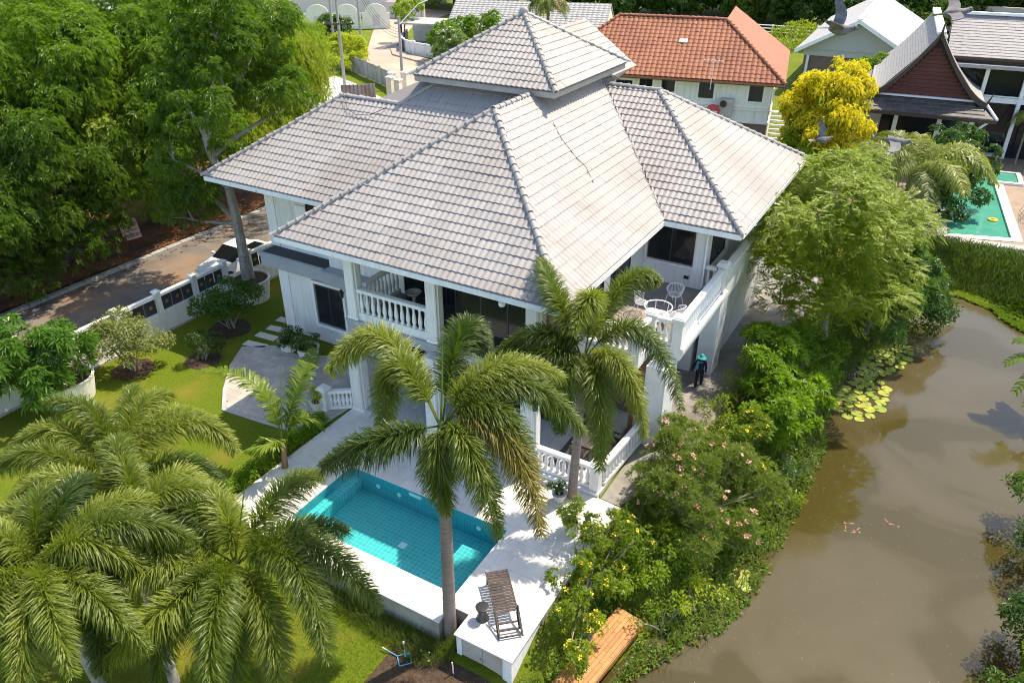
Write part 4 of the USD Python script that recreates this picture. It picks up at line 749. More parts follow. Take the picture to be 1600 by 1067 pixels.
P, N, _ = shell([(-19.5,-3.3,-.1,.55,.5),(-19.3,-2.9,-.1,.4,.5)], 8, .4, 50, np.random.default_rng(35)); one('red_bedding', leaves(P, unit(N+rng.normal(0,.6,P.shape)), N, .12, .06, .3), 'leaf_red', 'low red-leaved bedding plants at the foot of the garden wall', 'bedding plants')
for x, y, lb in ((-14.4,2.5,'left of the pair'),(-13.3,2.45,'right of the pair')):
    round_planter('bowl_planter', 'shallow pale planting bowl by the house wall, '+lb, x, y, -.02, .48, .42, 'planter_white', group='bowls by the house wall')
    shrub('bowl_plant', 'dark flowering plant in the pale bowl by the wall, '+lb, 'plant', (x,y,.35), [(x,y,.7,.55),(x+.2,y-.2,.6,.4)], 'leaf_dark', .11, .05, 700, seed=int(36-x), style='leaf', nsub=9, flower=(10,'petal_pink',.06))
round_planter('flower_pot', 'rounded cream pot beside the stub balustrade', -10.15, -.45, -.0, .27, .36, 'pot_clay', category='pot', base=.7)
shrub('pot_plant', 'yellow-green potted plant beside the stub balustrade', 'plant', (-10.15,-.45,.3), [(-10.15,-.45,.65,.38)], 'leaf_elder', .12, .045, 900, seed=38, style='leaf', nsub=12)
round_planter('flower_pot', 'cream pot on the sunlit deck near the palm trunk', 1.34, -1.55, .0, .27, .42, 'pot_clay', category='pot', base=.7)
shrub('pot_plant', 'bushy yellow-green plant in the cream pot on the sunlit deck', 'plant', (1.34,-1.55,.35), [(1.32,-1.5,.85,.42),(1.3,-1.6,.6,.38)], 'leaf_elder', .15, .04, 900, seed=39, style='leaf', nsub=12)
round_planter('flower_pot', 'grey pot half hidden behind the palm trunk at the verandah', .35, -.45, .0, .22, .34, 'concrete', category='pot', base=.75)
shrub('pot_plant', 'small green plant in the grey pot behind the palm trunk', 'plant', (.35,-.45,.28), [(.35,-.45,.6,.3)], 'leaf_dark', .11, .06, 900, seed=40, style='leaf', nsub=12)
hp, hn = [], []
hr = np.random.default_rng(41); nH = 9000; yy = hr.uniform(-6.4,-.9,nH); xx = -9.42+.30*hr.normal(size=nH)*.55; hz = .05+.32*hr.random(nH)*(1-np.clip(np.abs(xx+9.42)/.5,0,1)**2)+.08*np.sin(yy*4)
one('border_hedge', leaves(np.stack([xx,yy,hz],-1), unit(hr.normal(size=(nH,3))+[0,0,.6]), hr.normal(0,.4,(nH,3))+[0,0,1], .085, .05, .2), 'leaf_bright', 'low clipped border hedge along the left edge of the pool deck', 'hedge')

# ================================================================ POND BANK PLANTING
shrub('elder_shrub', 'yellow-flowered shrub with bare stems spilling over the corner of the deck by the lounger', 'shrub', (2.45,-3.0,-1.0), [(2.75,-1.5,.75,.78),(2.2,-2.5,.75,.62),(2.3,-3.6,.35,.7),(2.75,-4.4,-.1,.72),(3.0,-2.6,.1,.75),(3.1,-5.3,-.5,.6),(2.0,-1.4,.55,.42),(3.4,-1.0,.4,.5)], 'leaf_elder', .15, .055, 95, nl=7, seed=51, stems=22, nsub=9, sub=.36, flower=(75,'petal_yellow',.07), inner=.12)
shrub('elder_shrub', 'small yellow-flowered sapling overhanging the wooden jetty', 'shrub', (3.25,-4.4,-1.3), [(3.35,-4.1,-.55,.42),(3.45,-5.0,-.6,.38)], 'leaf_elder', .15, .055, 80, nl=7, seed=52, stems=6, nsub=10, flower=(12,'petal_yellow',.07))
shrub('elder_shrub', 'yellow-flowered shrub beside the path, in front of the glossy frangipani bush', 'shrub', (4.6,5.0,-.6), [(4.7,5.3,.5,.85),(4.4,4.3,.2,.8),(5.1,4.2,-.1,.75),(4.9,6.1,.7,.7),(5.6,5.0,-.4,.7)], 'leaf_elder', .16, .06, 95, nl=7, seed=53, stems=12, nsub=8, flower=(60,'petal_yellow',.08))
shrub('oleander', 'tall grey-green oleander with pink flowers between the verandah corner and the pond', 'shrub', (4.0,1.4,-.7), [(3.7,2.0,1.2,1.2),(4.4,1.0,.9,1.2),(4.8,2.8,.8,1.15),(3.3,.5,.8,.75),(5.0,.1,.0,.95),(3.1,2.9,1.3,.7),(5.5,1.8,-.2,.95),(5.6,3.6,-.2,.9),(2.9,1.9,1.3,.8),(3.0,3.6,.9,.8),(2.7,.9,1.0,.55)], 'leaf_oleander', .18, .036, 85, nl=8, seed=54, stems=18, nsub=6, sub=.38, droop=.2, open_=.8, flower=(150,'petal_pink',.10))
shrub('bank_shrub', 'low dark green bush between the yellow shrub and the pink oleander', 'shrub', (3.6,-1.2,-1.0), [(3.7,-1.0,-.4,.8),(4.2,-.4,-.5,.8),(3.4,-1.9,-.7,.6)], 'leaf_bright', .14, .06, 260, seed=55, style='leaf', nsub=8)
shrub('bank_shrub', 'mid green leafy bush under the feathery tree, behind the whorled bright bush', 'shrub', (5.0,12.2,-.6), [(4.9,12.0,.4,.95),(5.7,11.2,-.1,.9),(5.3,13.2,.5,.9),(6.2,12.6,-.6,.8),(4.8,14.4,.2,.8),(6.0,14.6,-.4,.8)], 'leaf_bright', .17, .07, 230, seed=60, style='leaf', nsub=7, stems=14)
shrub('bank_shrub', 'light green leafy hedge of shrubs along the pond side of the concrete path', 'shrub', (3.5,7.0,-.3), [(3.35,5.6,.2,.7),(3.5,6.8,.35,.75),(3.6,8.1,.5,.75),(3.6,9.6,.5,.7),(4.2,6.4,.1,.8)], 'leaf_elder', .15, .06, 200, seed=62, style='leaf', nsub=8, stems=10)
for i_, (x, y, z, r_, lf_, m_, lb_) in enumerate([(5.3,-1.2,-1.0,.55,.15,'leaf_elder','lowest on the pond bank, near the jetty'),(5.9,2.0,-.9,.6,.13,'leaf_bright','on the pond bank below the pink oleander'),(6.2,4.4,-.9,.65,.16,'leaf_elder','on the pond bank below the yellow-flowered shrub'),(4.7,-2.4,-1.0,.5,.12,'leaf_bright','just behind the end of the jetty'),(6.5,6.2,-.8,.6,.14,'leaf_gloss','at the water edge below the whorled bush')]):
    shrub('waterside_bush', 'low loose bush '+lb_, 'shrub', (x,y,-1.5), [(x,y,z,r_),(x+.4,y+.5,z-.1,r_*.8),(x-.3,y-.6,z+.1,r_*.75)], m_, lf_, lf_*.42, 150, seed=120+i_, style='leaf', nsub=7, stems=6, group='low bushes on the pond bank')
shrub('frangipani_bush', 'dense bright green bush with whorls of long leaves beside the concrete path', 'shrub', (4.6,9.2,-.4), [(4.5,9.4,1.3,1.3),(5.5,8.4,.8,1.25),(4.0,10.7,1.2,1.0),(5.9,7.2,.2,1.0),(5.2,7.0,.7,1.0),(6.1,9.4,.2,1.0)], 'leaf_bright', .27, .085, 34, nl=9, seed=56, stems=14, nsub=6, sub=.36, droop=.35, open_=1.0)
tree('feathery_tree', 'broad light green tree with fine feathery leaves leaning against the villa roof', 'tree', (5.6,16.2,-.5), (5.5,15.6,1.8), [(5.3,14.4,5.0,2.7),(6.5,16.4,4.2,2.1),(4.0,14.0,3.9,1.7),(6.4,12.8,3.1,1.8),(5.0,16.6,6.5,1.9),(3.6,15.6,5.6,1.5),(6.7,14.2,2.8,1.5),(4.0,12.6,2.7,1.2),(3.7,16.2,3.2,1.5),(4.6,18.2,4.6,1.7)], 'leaf_feather', .50, .045, dens=26, nl=10, r0=.20, seed=57, style='spray', nsub=3.0, sub=.40, bark='trunk_grey', inner=.35)
tree('glossy_tree', 'rounded tree with large glossy pale leaves to the right of the feathery tree', 'tree', (7.2,18.6,-1.0), (7.5,18.5,.6), [(7.9,17.9,2.5,1.6),(8.2,19.8,1.8,1.5),(7.2,19.2,3.4,1.5),(8.0,16.8,.9,1.1)], 'leaf_gloss', .28, .10, dens=30, nl=8, r0=.14, seed=58, nsub=4.5, sub=.38, droop=.6)
tree('willowy_tree', 'dark green round bush hanging over the pond edge at the bend', 'tree', (8.4,21.2,-1.2), (8.7,21.0,-.2), [(9.0,21.2,.5,1.5),(9.2,19.6,-.2,1.2),(8.4,22.8,.4,1.4)], 'leaf_dark', .17, .085, dens=230, r0=.12, seed=59, style='leaf', nsub=5, sub=.4)
# grasses
def blades(P, h, w, r, lean=.5):
    n = len(P); th = r.uniform(0, 6.28, n); d = np.stack([np.cos(th), np.sin(th), 0*th], -1)*lean*r.uniform(.2, 1.2, (n, 1)); h = h*r.uniform(.5, 1.2, n); sd = np.stack([-np.sin(th), np.cos(th), 0*th], -1)*w
    m = P+d*(h*.4)[:,None]+np.array([0,0,1.0])*(h*.65)[:,None]; tp = P+d*(h*1.0)[:,None]+np.array([0,0,1.0])*h[:,None]*.92
    V = np.stack([P+sd, P-sd, m+sd*.7, m-sd*.7, tp], 1).reshape(-1, 3); i = np.arange(n)[:,None]*5; return V, np.vstack([i+[0,1,3], i+[0,3,2], i+[2,3,4]])
gr = np.random.default_rng(61)
def scatter(pg, n):
    x0_, y0_, x1_, y1_ = pg.bounds; p = gr.uniform([x0_, y0_], [x1_, y1_], (int(n*(x1_-x0_)*(y1_-y0_)/pg.area)+1, 2)); return p[contains_xy(pg, p[:,0], p[:,1])]
def lay(p, dz=0): return np.column_stack([p, np.maximum(ground_z(p[:,0], p[:,1]), -1.6)+dz])
one('rough_grass', blades(lay(scatter(Polygon([(-4.2,-7.0),(-4.2,-6.55),(-.3,-6.55),(.3,-6.1),(.3,-6.9),(-.4,-7.4),(-1.6,-7.2)]), 2600)), .42, .006, gr), 'leaf_reed', 'tall rough grass at the foot of the deck wall', kind='stuff')
one('rough_grass', blades(lay(scatter(Polygon([(-1.2,-7.5),(.4,-6.9),(2.2,-6.9),(2.4,-8.2),(-.6,-8.4)]), 500)), .16, .006, gr), 'leaf_dry', 'dry thin grass on bare soil before the cupboard', kind='stuff')
th = np.linspace(0, 6.28, 30)[:-1]
struct('bare_soil', (lambda m: (np.column_stack([m[0][:,:2], ground_z(m[0][:,0], m[0][:,1])+.012]), m[1]))(grid_mesh(np.arange(-1.4, 2.8, .3), np.arange(-9.2, -6.5, .3), lambda x, y: 0*x)), 'soil')
one('far_reeds', blades(lay(scatter(Polygon([(8.6,23.4),(9.6,26.2),(11.0,27.3),(12.4,26.6),(14.5,25.3),(18,25),(18,31.0),(8.6,31.0)]), 15000)), .48, .016, gr, .7), 'leaf_reed', 'green reeds on the far bank below the neighbouring pool', kind='stuff')
OUT = Polygon([(3.55,-7),(4.6,-4.5),(5.5,-3.0),(6.4,-1.6),(6.85,.4),(7.0,2.3),(7.15,5),(7.35,8.3),(7.0,11),(6.9,13),(7.3,16),(8.2,19),(9.2,22.5),(7.6,24),(5.6,19),(3.7,14),(3.55,7),(3.3,3),(2.3,.4),(2.25,-6.8),(3.0,-9)])
jet = Polygon([(2.95,-9),(3.95,-9),(4.45,-2.5),(3.35,-2.4)])
cp = scatter(OUT.difference(jet), 33000); cp = cp[meshkit.fbm(np.column_stack([cp*1.3, cp[:,0]*0+4]), 3)*1.25 > .30+.42*smooth01(.2, -.9, river_dist(cp[:,0], cp[:,1]))]
cz_ = lay(cp); w_ = smooth01(.9, -.1, river_dist(cp[:,0], cp[:,1])); hgt = (.10+.42*meshkit.fbm(np.column_stack([cp*.9, cp[:,0]*0]), 3))*(1-.55*w_)*gr.random(len(cp))**.6
cz_[:,2] += hgt
one('bank_creeper', leaves(cz_, unit(gr.normal(size=cz_.shape)*[1,1,.5]+[0,0,.25]), gr.normal(0,.35,cz_.shape)+[0,0,1], .13*gr.uniform(.5,1.3,len(cp)), .075, .2), 'leaf_creeper', 'creeping water plants covering the left pond bank', kind='stuff')
one('bank_grass', blades(lay(scatter(OUT.difference(jet), 5200), .1), .55, .012, gr, .7), 'leaf_reed', 'grass mixed into the pond bank planting', kind='stuff')
hy = scatter(Polygon([(12.4,25.7),(13.1,24.4),(14.4,23.4),(15.5,22.8),(15.5,26.5),(13,26.6)]), 700)
one('water_hyacinth', rosettes(lay(hy, .03), np.tile([0,0,1.0],(len(hy),1))+gr.normal(0,.2,(len(hy),3)), .16, .13, 6, .8, .2, gr), 'leaf_creeper', 'mat of floating water plants at the far right of the pond', kind='stuff')
hy = scatter(Polygon([(9.9,25.9),(10.8,26.5),(12.4,25.6),(12.4,27),(10.5,27.6),(9.4,26.4)]), 500)
one('water_hyacinth', rosettes(lay(hy, .03), np.tile([0,0,1.0],(len(hy),1))+gr.normal(0,.2,(len(hy),3)), .13, .10, 6, .8, .2, gr), 'leaf_creeper', 'strip of floating plants along the far end of the pond', kind='stuff')
# lily pads
def pad(r):
    th = np.linspace(.16, 2*np.pi-.16, 18); v = np.vstack([[0,0,.004], np.column_stack([r*np.cos(th), r*np.sin(th), .004+.012*np.sin(3*th)]), np.column_stack([r*.97*np.cos(th), r*.97*np.sin(th), -.004+0*th])])
    i = np.arange(1, 18); return v, np.vstack([np.column_stack([0*i, i, i+1]), np.column_stack([i, i+18, i+1]), np.column_stack([i+1, i+18, i+19])])
def pads(cx, cy, ax, ay, rotd, n, label, group, rad):
    done = []; tries = 0; src = None
    while len(done) < n and tries < 4000:
        tries += 1; a, q = gr.uniform(0, 6.28), math.sqrt(gr.random()); x, y = rot((np.array([[ax*q*math.cos(a), ay*q*math.sin(a), 0]]), 0), rotd)[0][0][:2]; r = rad*gr.uniform(.7, 1.15)
        if all((x-u)**2+(y-v)**2 > (.86*(r+s))**2 for u, v, s in done):
            done.append((x, y, r)); loc = (cx+x, cy+y, -1.585+.004*gr.random())
            if src is None:
                t = T('lily_pad', label, 'lily pad', loc, group); t.add('leaf', mv(pad(rad), loc), 'leaf_lily'); src = t.path
            else: copy(src, 'lily_pad', label, 'lily pad', loc, gr.uniform(0, 360), r/rad, group)
pads(8.35, 17.7, .85, 2.3, -16, 46, 'yellow-green lily pad in the farthest raft, beyond the bend under the trees', 'far raft of lily pads', .23)
pads(7.95, 13.6, .95, 1.9, -8, 46, 'yellow-green lily pad in the middle raft beside the frangipani bush', 'middle raft of lily pads', .24)
pads(6.1, .45, .48, .75, 0, 13, 'yellow-green lily pad in the small nearest raft among the creeper', 'near raft of lily pads', .19)
# right bank
for i, (x, y, z, r, lb) in enumerate([(14.0,1.9,-.5,1.0,'nearest the bottom corner'),(13.9,5.6,-.6,.75,'in the middle of the right edge'),(14.4,8.4,-.3,1.1,'above the middle of the right edge'),(13.7,-.4,-.8,.8,'lowest on the right edge')]):
    shrub('far_bank_bush', 'dark scrubby bush at the pond\'s right edge, '+lb, 'shrub', (x+.5,y,-1.5), [(x,y,z,r),(x+.8,y+.5,z+.1,r),(x+.7,y-.7,z,r*.8)], 'leaf_dark', .15, .06, 300, seed=70+i, style='leaf', nsub=6, group='bushes on the right bank')
def banana(name, label, base, tips, seed):
    r = np.random.default_rng(seed); t = T(name, label, 'banana plant', base); b = np.array(base, float); top = b+[0, 0, 1.5]
    t.add('trunk', tube([b-[0,0,.4], b+[0,0,.7], top], [.17,.14,.09], 10), 'shaft_green', smooth=True)
    for tp in tips:
        e_ = top+np.array(tp); m = top+np.array(tp)*[.5,.5,.5]+[0,0,.55]; rach = bez(top, 2*m-.5*(top+e_), e_, 22); tg = unit(np.gradient(rach, axis=0)); sd = unit(np.cross(tg, [0,0,1.0])); s = np.linspace(0, 1, 22); wd = .36*np.clip(np.sin(np.pi*np.clip(s*.93+.02, 0, 1)), 0, 1)**.6*(s > .1)
        t.add('midrib', tube(rach, np.linspace(.03, .008, 22), 5), 'leaf_young'); strips = []
        for q in range(2, 21):
            for sg in (-1, 1):
                c, d = rach[q], tg[q]*.055; o = sd[q]*sg*wd[q]+tg[q]*.10-np.array([0,0,1.0])*wd[q]*r.uniform(.05, .45); hh = d*.9
                v = np.array([c-hh, c+hh, c+hh*.95+o, c-hh*.95+o, c+hh+o*.5+[0,0,.03], c-hh+o*.5+[0,0,.03]]); strips.append((v, np.array([[0,1,4],[0,4,5],[5,4,2],[5,2,3]])))
        t.add('leaf', cat(*strips), 'leaf_bright')
    return t
banana('banana_plant', 'banana plant with long torn leaves leaning over the pond from the right edge', (14.75,16.4,-1.0), [(-2.0,-.3,.9),(-2.1,-1.0,.1),(-1.5,-1.8,-.7),(-.9,1.4,.8),(-1.2,.6,1.0),(.4,-1.8,.3),(1.2,.6,.8),(-1.0,-2.3,-1.0)], 81)
# floating specks and orange fish
sp = scatter(RIVER.buffer(-.5), 900); n_ = len(sp)
one('floating_specks', leaves(np.column_stack([sp, np.full(n_, -1.594)]), unit(gr.normal(size=(n_,3))*[1,1,0]+1e-6), np.tile([0,0,1.0],(n_,1)), gr.uniform(.015,.05,n_), .025, 0), 'scum', 'bits of leaf and scum drifting on the pond', kind='stuff')
def fish(x, y, a, k, lb):
    t = T('koi', lb, 'fish', (x,y,-1.6), 'orange fish at the surface'); s = np.linspace(0, 1, 9)
    b = np.stack([.16-.34*s, .03*np.sin(s*4), 0*s], -1); m = tube(b, .038*np.sin(np.pi*np.clip(s*.9+.06, 0, 1))**.7, 8); t.add('body', mv(rot((np.array(m[0])*.7, m[1]), a), (x,y,-1.612)), 'fish', smooth=True)
    t.add('tail_fin', mv(rot((np.array([[-.16,.0,.0],[-.27,.06,.005],[-.24,0,.004],[-.27,-.06,.005]]), np.array([[0,2,1],[0,3,2]])), a), (x,y,-1.593)), 'fish')
for i, (u, v) in enumerate([(8.9,5.2),(9.15,5.05),(8.75,4.95),(9.9,6.0),(10.1,5.9),(9.0,4.8)]):
    fish(u, v, 20+37*i, i, 'orange fish under the surface of the pond, '+['leftmost pair, upper','leftmost pair, lower','left end of the shoal','right end of the shoal','right end, lower','nearest the camera'][i])
lg = scatter(Polygon([(-9.0,-7.0),(-.5,-7.1),(-1.2,-8.8),(-5,-12.5),(-10,-11)]), 15000); one('lawn_grass', blades(lay(lg), .055, .006, gr, .8), 'leaf_reed', 'short mown grass blades on the front lawn', kind='stuff')

# ================================================================ NEIGHBOURING HOUSES AND STREET
def frame(o, deg):
    a = math.radians(deg); A = np.array([math.cos(a), math.sin(a)]); B = np.array([-math.sin(a), math.cos(a)]); o = np.array(o, float)
    xy = lambda u, v: o+u*A+v*B
    def box(u0, u1, v0, v1, z0, z1):
        m = bb(u0, u1, v0, v1, z0, z1); v = np.array(m[0]); p = o+v[:,:1]*A+v[:,1:2]*B; return np.column_stack([p, v[:,2]]), m[1]
    def pt(u, v, z): q = xy(u, v); return (q[0], q[1], z)
    def tr(m): v = np.array(m[0]); p = o+v[:,:1]*A+v[:,1:2]*B; return np.column_stack([p, v[:,2]]), m[1]
    return A, B, xy, box, pt, tr
# --- house with the orange tiled roof; u runs left to right along its front, from the front left eave corner
A, B, XY, BX, PT_, TR = frame((-19.1, 34.35), 11.5)
OH = T('orange_roofed_house', 'white house with orange-brown tiled hip roof behind the villa', 'house', (-9, 40, 0))
WU, DV, OE, OS = 17.2, 9.4, 6.15, .70
ft = roof_face(XY(0,0), A, B, OS, DV/2, lambda v: (v, WU-v), OE, eh=.30, w=.36, roll=.05, lift=.03, fine=False)
OH.add('roof_tile_courses', cat(*[t[:2] for t in ft]), 'orange_tile', smooth=40, kind='stuff')
ft = roof_face(XY(WU,0), B, -A, OS, DV/2, lambda v: (v, 13.8-v*.2), OE, eh=.30, w=.36, roll=.012, lift=.012, fine=False)
OH.add('roof_tile_courses', cat(*[t[:2] for t in ft]), 'orange_tile_plain', smooth=40, kind='stuff')
rz = OE+OS*DV/2; e = -.05
OH.add('roof', cat(*[tri3(*[PT_(u,v,z+e) for u,v,z in q]) for q in ([(0,0,OE),(WU,0,OE),(WU-DV/2,DV/2,rz),(DV/2,DV/2,rz)],[(0,0,OE),(DV/2,DV/2,rz),(0,DV,OE)],[(0,DV,OE),(DV/2,DV/2,rz),(WU-DV/2,DV/2,rz),(WU,DV,OE)],
    [(WU,0,OE),(WU,13.8,OE),(WU-4.2,10.0,rz-.35),(WU-DV/2,DV/2,rz)],[(WU,13.8,OE),(WU-8,13.8,OE),(WU-4.2,10.0,rz-.35)],[(WU-8.4,6,OE+.5),(WU-4.2,6,rz-.35),(WU-4.2,10,rz-.35),(WU-8.4,13.8,OE)])]), 'orange_tile_plain')
for a, b_ in (((0,0,OE),(DV/2,DV/2,rz)),((WU,0,OE),(WU-DV/2,DV/2,rz)),((DV/2,DV/2,rz),(WU-DV/2,DV/2,rz))): caps(PT_(*a), PT_(*b_), .4, .12, .06, 'orange_tile_plain', OH)
OH.add('fascia', cat(BX(.04,WU-.04,.03,.10,OE-.24,OE-.02), BX(WU-.10,WU-.03,.11,13.7,OE-.24,OE-.02)), 'brown_fascia'); OH.add('soffit', BX(.1,WU-.11,.11,8,OE-.23,OE-.19), 'white_trim')
OH.add('wall', BX(.8,WU-.75,.85,13,3.3,OE-.19), 'white_wall'); OH.add('wall', BX(1.0,WU-.8,.95,13,0,3.2), 'brown_wall')
OH.add('band', BX(.76,WU-.71,.80,.85,4.30,4.42), 'white_trim'); OH.add('band', BX(.72,WU-.67,.74,.85,4.10,4.2), 'white_trim'); OH.add('band', BX(.74,WU-.69,.78,13,3.2,3.34), 'white_trim')
for u, w, z0_, z1_ in ((14.9,.95,4.72,5.78),(11.45,1.05,4.72,5.78),(8.8,.95,5.0,5.78),(7.2,.95,5.0,5.78),(5.5,1.2,5.1,5.6)):
    f = OH.add('window', cat(BX(u-.12,u,.80,.85,z0_-.1,z1_+.12), BX(u+w,u+w+.12,.80,.85,z0_-.1,z1_+.12), BX(u,u+w,.80,.85,z1_,z1_+.12), BX(u,u+w,.78,.85,z0_-.1,z0_)), 'white_trim')
    OH.add('sash', cat(BX(u,u+.05,.815,.85,z0_,z1_), BX(u+w-.05,u+w,.815,.85,z0_,z1_), BX(u+w/2-.03,u+w/2+.03,.815,.85,z0_,z1_), BX(u+.05,u+w-.05,.816,.85,z0_,z0_+.05), BX(u+.05,u+w-.05,.816,.85,z1_-.05,z1_)), 'dark_frame', parent=f)
    OH.add('pane', BX(u+.05,u+w-.05,.835,.848,z0_+.05,z1_-.05), 'car_glass', parent=f)
OH.add('drain_pipe', tube([PT_(16.35,.8,OE-.2), PT_(16.35,.8,3.3)], .05, 8), 'white_metal')
ST = OH.add('outside_stair', cat(*[BX(WU-.6,WU+.5,.6+.28*k,.9+.28*k,.25*k,.25*k+.12) for k in range(14)]), 'white_trim')
OH.add('stair_parapet', TR((np.array([[WU-.62,.5,.3],[WU-.62,4.6,4.0],[WU-.62,4.6,4.9],[WU-.62,.5,1.2],[WU-.72,.5,.3],[WU-.72,4.6,4.0],[WU-.72,4.6,4.9],[WU-.72,.5,1.2]]), BF)), 'white_wall', parent=ST)
for u, v in ((9.5,4.5),): OH.add('roof_patch', TR((np.array([[u,2.6,OE+OS*2.6+.12],[u+.6,2.6,OE+OS*2.6+.12],[u+.6,2.9,OE+OS*2.9+.12],[u,2.9,OE+OS*2.9+.12]]), np.array([[0,1,2],[0,2,3]]))), 'deck_stone')
ac = T('air_conditioner', 'white air-conditioning unit on the wall of the orange-roofed house', 'air conditioner', PT_(13.5,.6,4.0))
ac.add('case', BX(13.05,13.95,.42,.77,3.6,4.85), 'cabinet'); q = PT_(13.3,.40,4.5); ac.add('fan_grille', tube([q, np.array(q)-[0,.03,0]], .24, 16), 'dark_frame'); ac.add('bracket', BX(13.1,13.9,.40,.75,3.52,3.59), 'steel')
dq = np.array(PT_(12.65,.2,4.0)); ds = T('satellite_dish', 'round red satellite dish with a white label beside the air-conditioning unit', 'satellite dish', dq)
dd_ = unit(np.array([.25,-.9,.35])); a_ = unit(np.cross(dd_,[0,0,1.0])); b_ = np.cross(a_,dd_)
def disc(c, r0_, r1_, dep, n=24):
    th = np.linspace(0, 2*np.pi, n, endpoint=False); rr = np.linspace(r0_, r1_, 5); V = np.vstack([c+dd_*(dep*(r/r1_)**2-dep)+r*(np.cos(th)[:,None]*a_+np.sin(th)[:,None]*b_) for r in rr]); i = np.arange(4)[:,None]*n; j = np.arange(n)[None]; j2 = (j+1) % n
    return V, quads(np.stack([i+j, i+j2, i+n+j2, i+n+j], -1).reshape(-1, 4))
ds.add('reflector', disc(dq, .001, .48, .12), 'red_dish', smooth=True)
lb = np.array([dq-dd_*.08+a_*x+b_*y for x, y in ((-.36,-.26),(.36,-.26),(.42,.02),(-.42,.02))]); ds.add('label_panel', prism(lb, dd_*.012), 'label_white')
for k in range(7): c = dq-dd_*.066+a_*(-.2+.065*k)-b_*.09; ds.add('letter', prism([c-a_*.02-b_*(.03+.01*(k%2)), c+a_*.02-b_*.03, c+a_*.02+b_*.03, c-a_*.02+b_*.02], dd_*.006), 'sign_red')
ds.add('feed_arm', tube([dq-b_*.45, dq+dd_*.45-b_*.1], .015, 6), 'steel'); ds.add('mount', tube([dq-dd_*.12, np.array(PT_(12.7,.8,4.0))], .03, 6), 'steel')
an = T('tv_aerial', 'thin white television aerial standing at the eave of the orange roof', 'aerial', PT_(12.3,-.05,5.9)); p0 = np.array(PT_(12.3,-.05,5.5)); an.add('mast', tube([p0, p0+[.05,0,2.0]], .025, 6), 'white_metal')
an.add('boom', tube([p0+[-.7,-.1,1.95], p0+[.7,.15,1.95]], .018, 5), 'white_metal')
for k in range(6): c = p0+np.array([-.6+.24*k, -.09+.04*k, 1.96]); an.add('element', tube([c+[.06,-.30,0], c+[-.06,.30,0]], .010, 5), 'white_metal')
# --- timber-gabled house with curved roof
TH = T('gabled_house', 'house with steep curved Thai-style roof and dark carved gable at the upper right', 'house', (6, 48, 0))
A, B, XY, BX, PT_, TR = frame((6.05, 45.0), 6)
hw, gb, gt = 3.75, 4.75, 9.0
prof = [(hw*(1-t)**1.0, gb+(gt-gb)*(t**1.45 if True else t)) for t in np.linspace(0, 1, 14)]
def sweep(pr, v0, v1, th=.12, sg=1):
    n = len(pr); V = []
    for v in (v0, v1):
        V += [PT_(sg*u, v, z) for u, z in pr]+[PT_(sg*u, v, z-th) for u, z in pr]
    i = np.arange(n-1); F = [quads(np.stack([i, i+1, i+1+2*n, i+2*n], -1)), quads(np.stack([i+n, i+3*n, i+1+3*n, i+1+n], -1)), quads(np.stack([i, i+n, i+1+n, i+1], -1)), quads(np.stack([i+2*n, i+2*n+1, i+3*n+1, i+3*n], -1))]
    return np.array(V), np.vstack(F)
for sg, mt in ((-1,'shingle'),(1,'shingle')):
    TH.add('roof_slope', sweep(prof, .25, 15, .12, sg), mt, smooth=60); out = []
    pp = np.array(prof); ds_ = np.concatenate([[0], np.cumsum(np.linalg.norm(np.diff(pp, axis=0), axis=1))]); nn_ = int(ds_[-1]/.24)
    for k in range(nn_):
        s0, s1 = k*.24, k*.24+.25; ua, za = np.interp(s0, ds_, pp[:,0]), np.interp(s0, ds_, pp[:,1]); ub, zb = np.interp(s1, ds_, pp[:,0]), np.interp(s1, ds_, pp[:,1])
        for j in range(36):
            v0_ = .3+j*.41+(k % 2)*.2; v1_ = v0_+.395; V = np.array([PT_(sg*ua,v0_,za+.05), PT_(sg*ua,v1_,za+.05), PT_(sg*ub,v1_,zb+.02), PT_(sg*ub,v0_,zb+.02), PT_(sg*ua,v0_,za), PT_(sg*ua,v1_,za)])
            F = np.array([[0,1,2],[0,2,3],[4,5,1],[4,1,0]]); out.append((V, F if sg > 0 else F[:, ::-1]))
    TH.add('shingle_courses', cat(*out), mt, kind='stuff')
TH.add('ridge', BX(-.28,.28,.5,15,gt-.06,gt+.12), 'white_trim')
for sg in (-1, 1):
    TH.add('bargeboard', sweep([(u+.1, z+.05) for u, z in prof], -.1, .24, .42, sg), 'carved_wood')
    c = np.array([hw+.15, gb-.05]); th_ = np.linspace(0, 1, 9); TH.add('finial', tube([PT_(sg*(hw-.15+.5*t), .08, gb-.25+.95*t**2.0) for t in th_], np.linspace(.15, .03, 9), 6), 'carved_wood')
TH.add('finial', tube([PT_(0, .05-.15*t, gt-.1+1.0*t) for t in np.linspace(0, 1, 7)], np.linspace(.14, .02, 7), 6), 'carved_wood')
for k in range(13):
    z0_ = gb+.12+k*.27; w_ = np.interp(z0_+.27, [p_[1] for p_ in prof], [p_[0] for p_ in prof])-.25
    if w_ > .15: TH.add('gable_board', BX(-w_,w_,.55,.62+.01*(k%2),z0_,z0_+.255), 'red_wood')
TH.add('gable_backing', prism([PT_(-hw+.4,.66,gb),PT_(hw-.4,.66,gb),PT_(0,.66,gt-.3)], np.append(B*.1,0)), 'carved_wood')
TH.add('sill_board', BX(-hw+.3,hw-.3,.30,.54,gb-.02,gb+.10), 'white_trim')
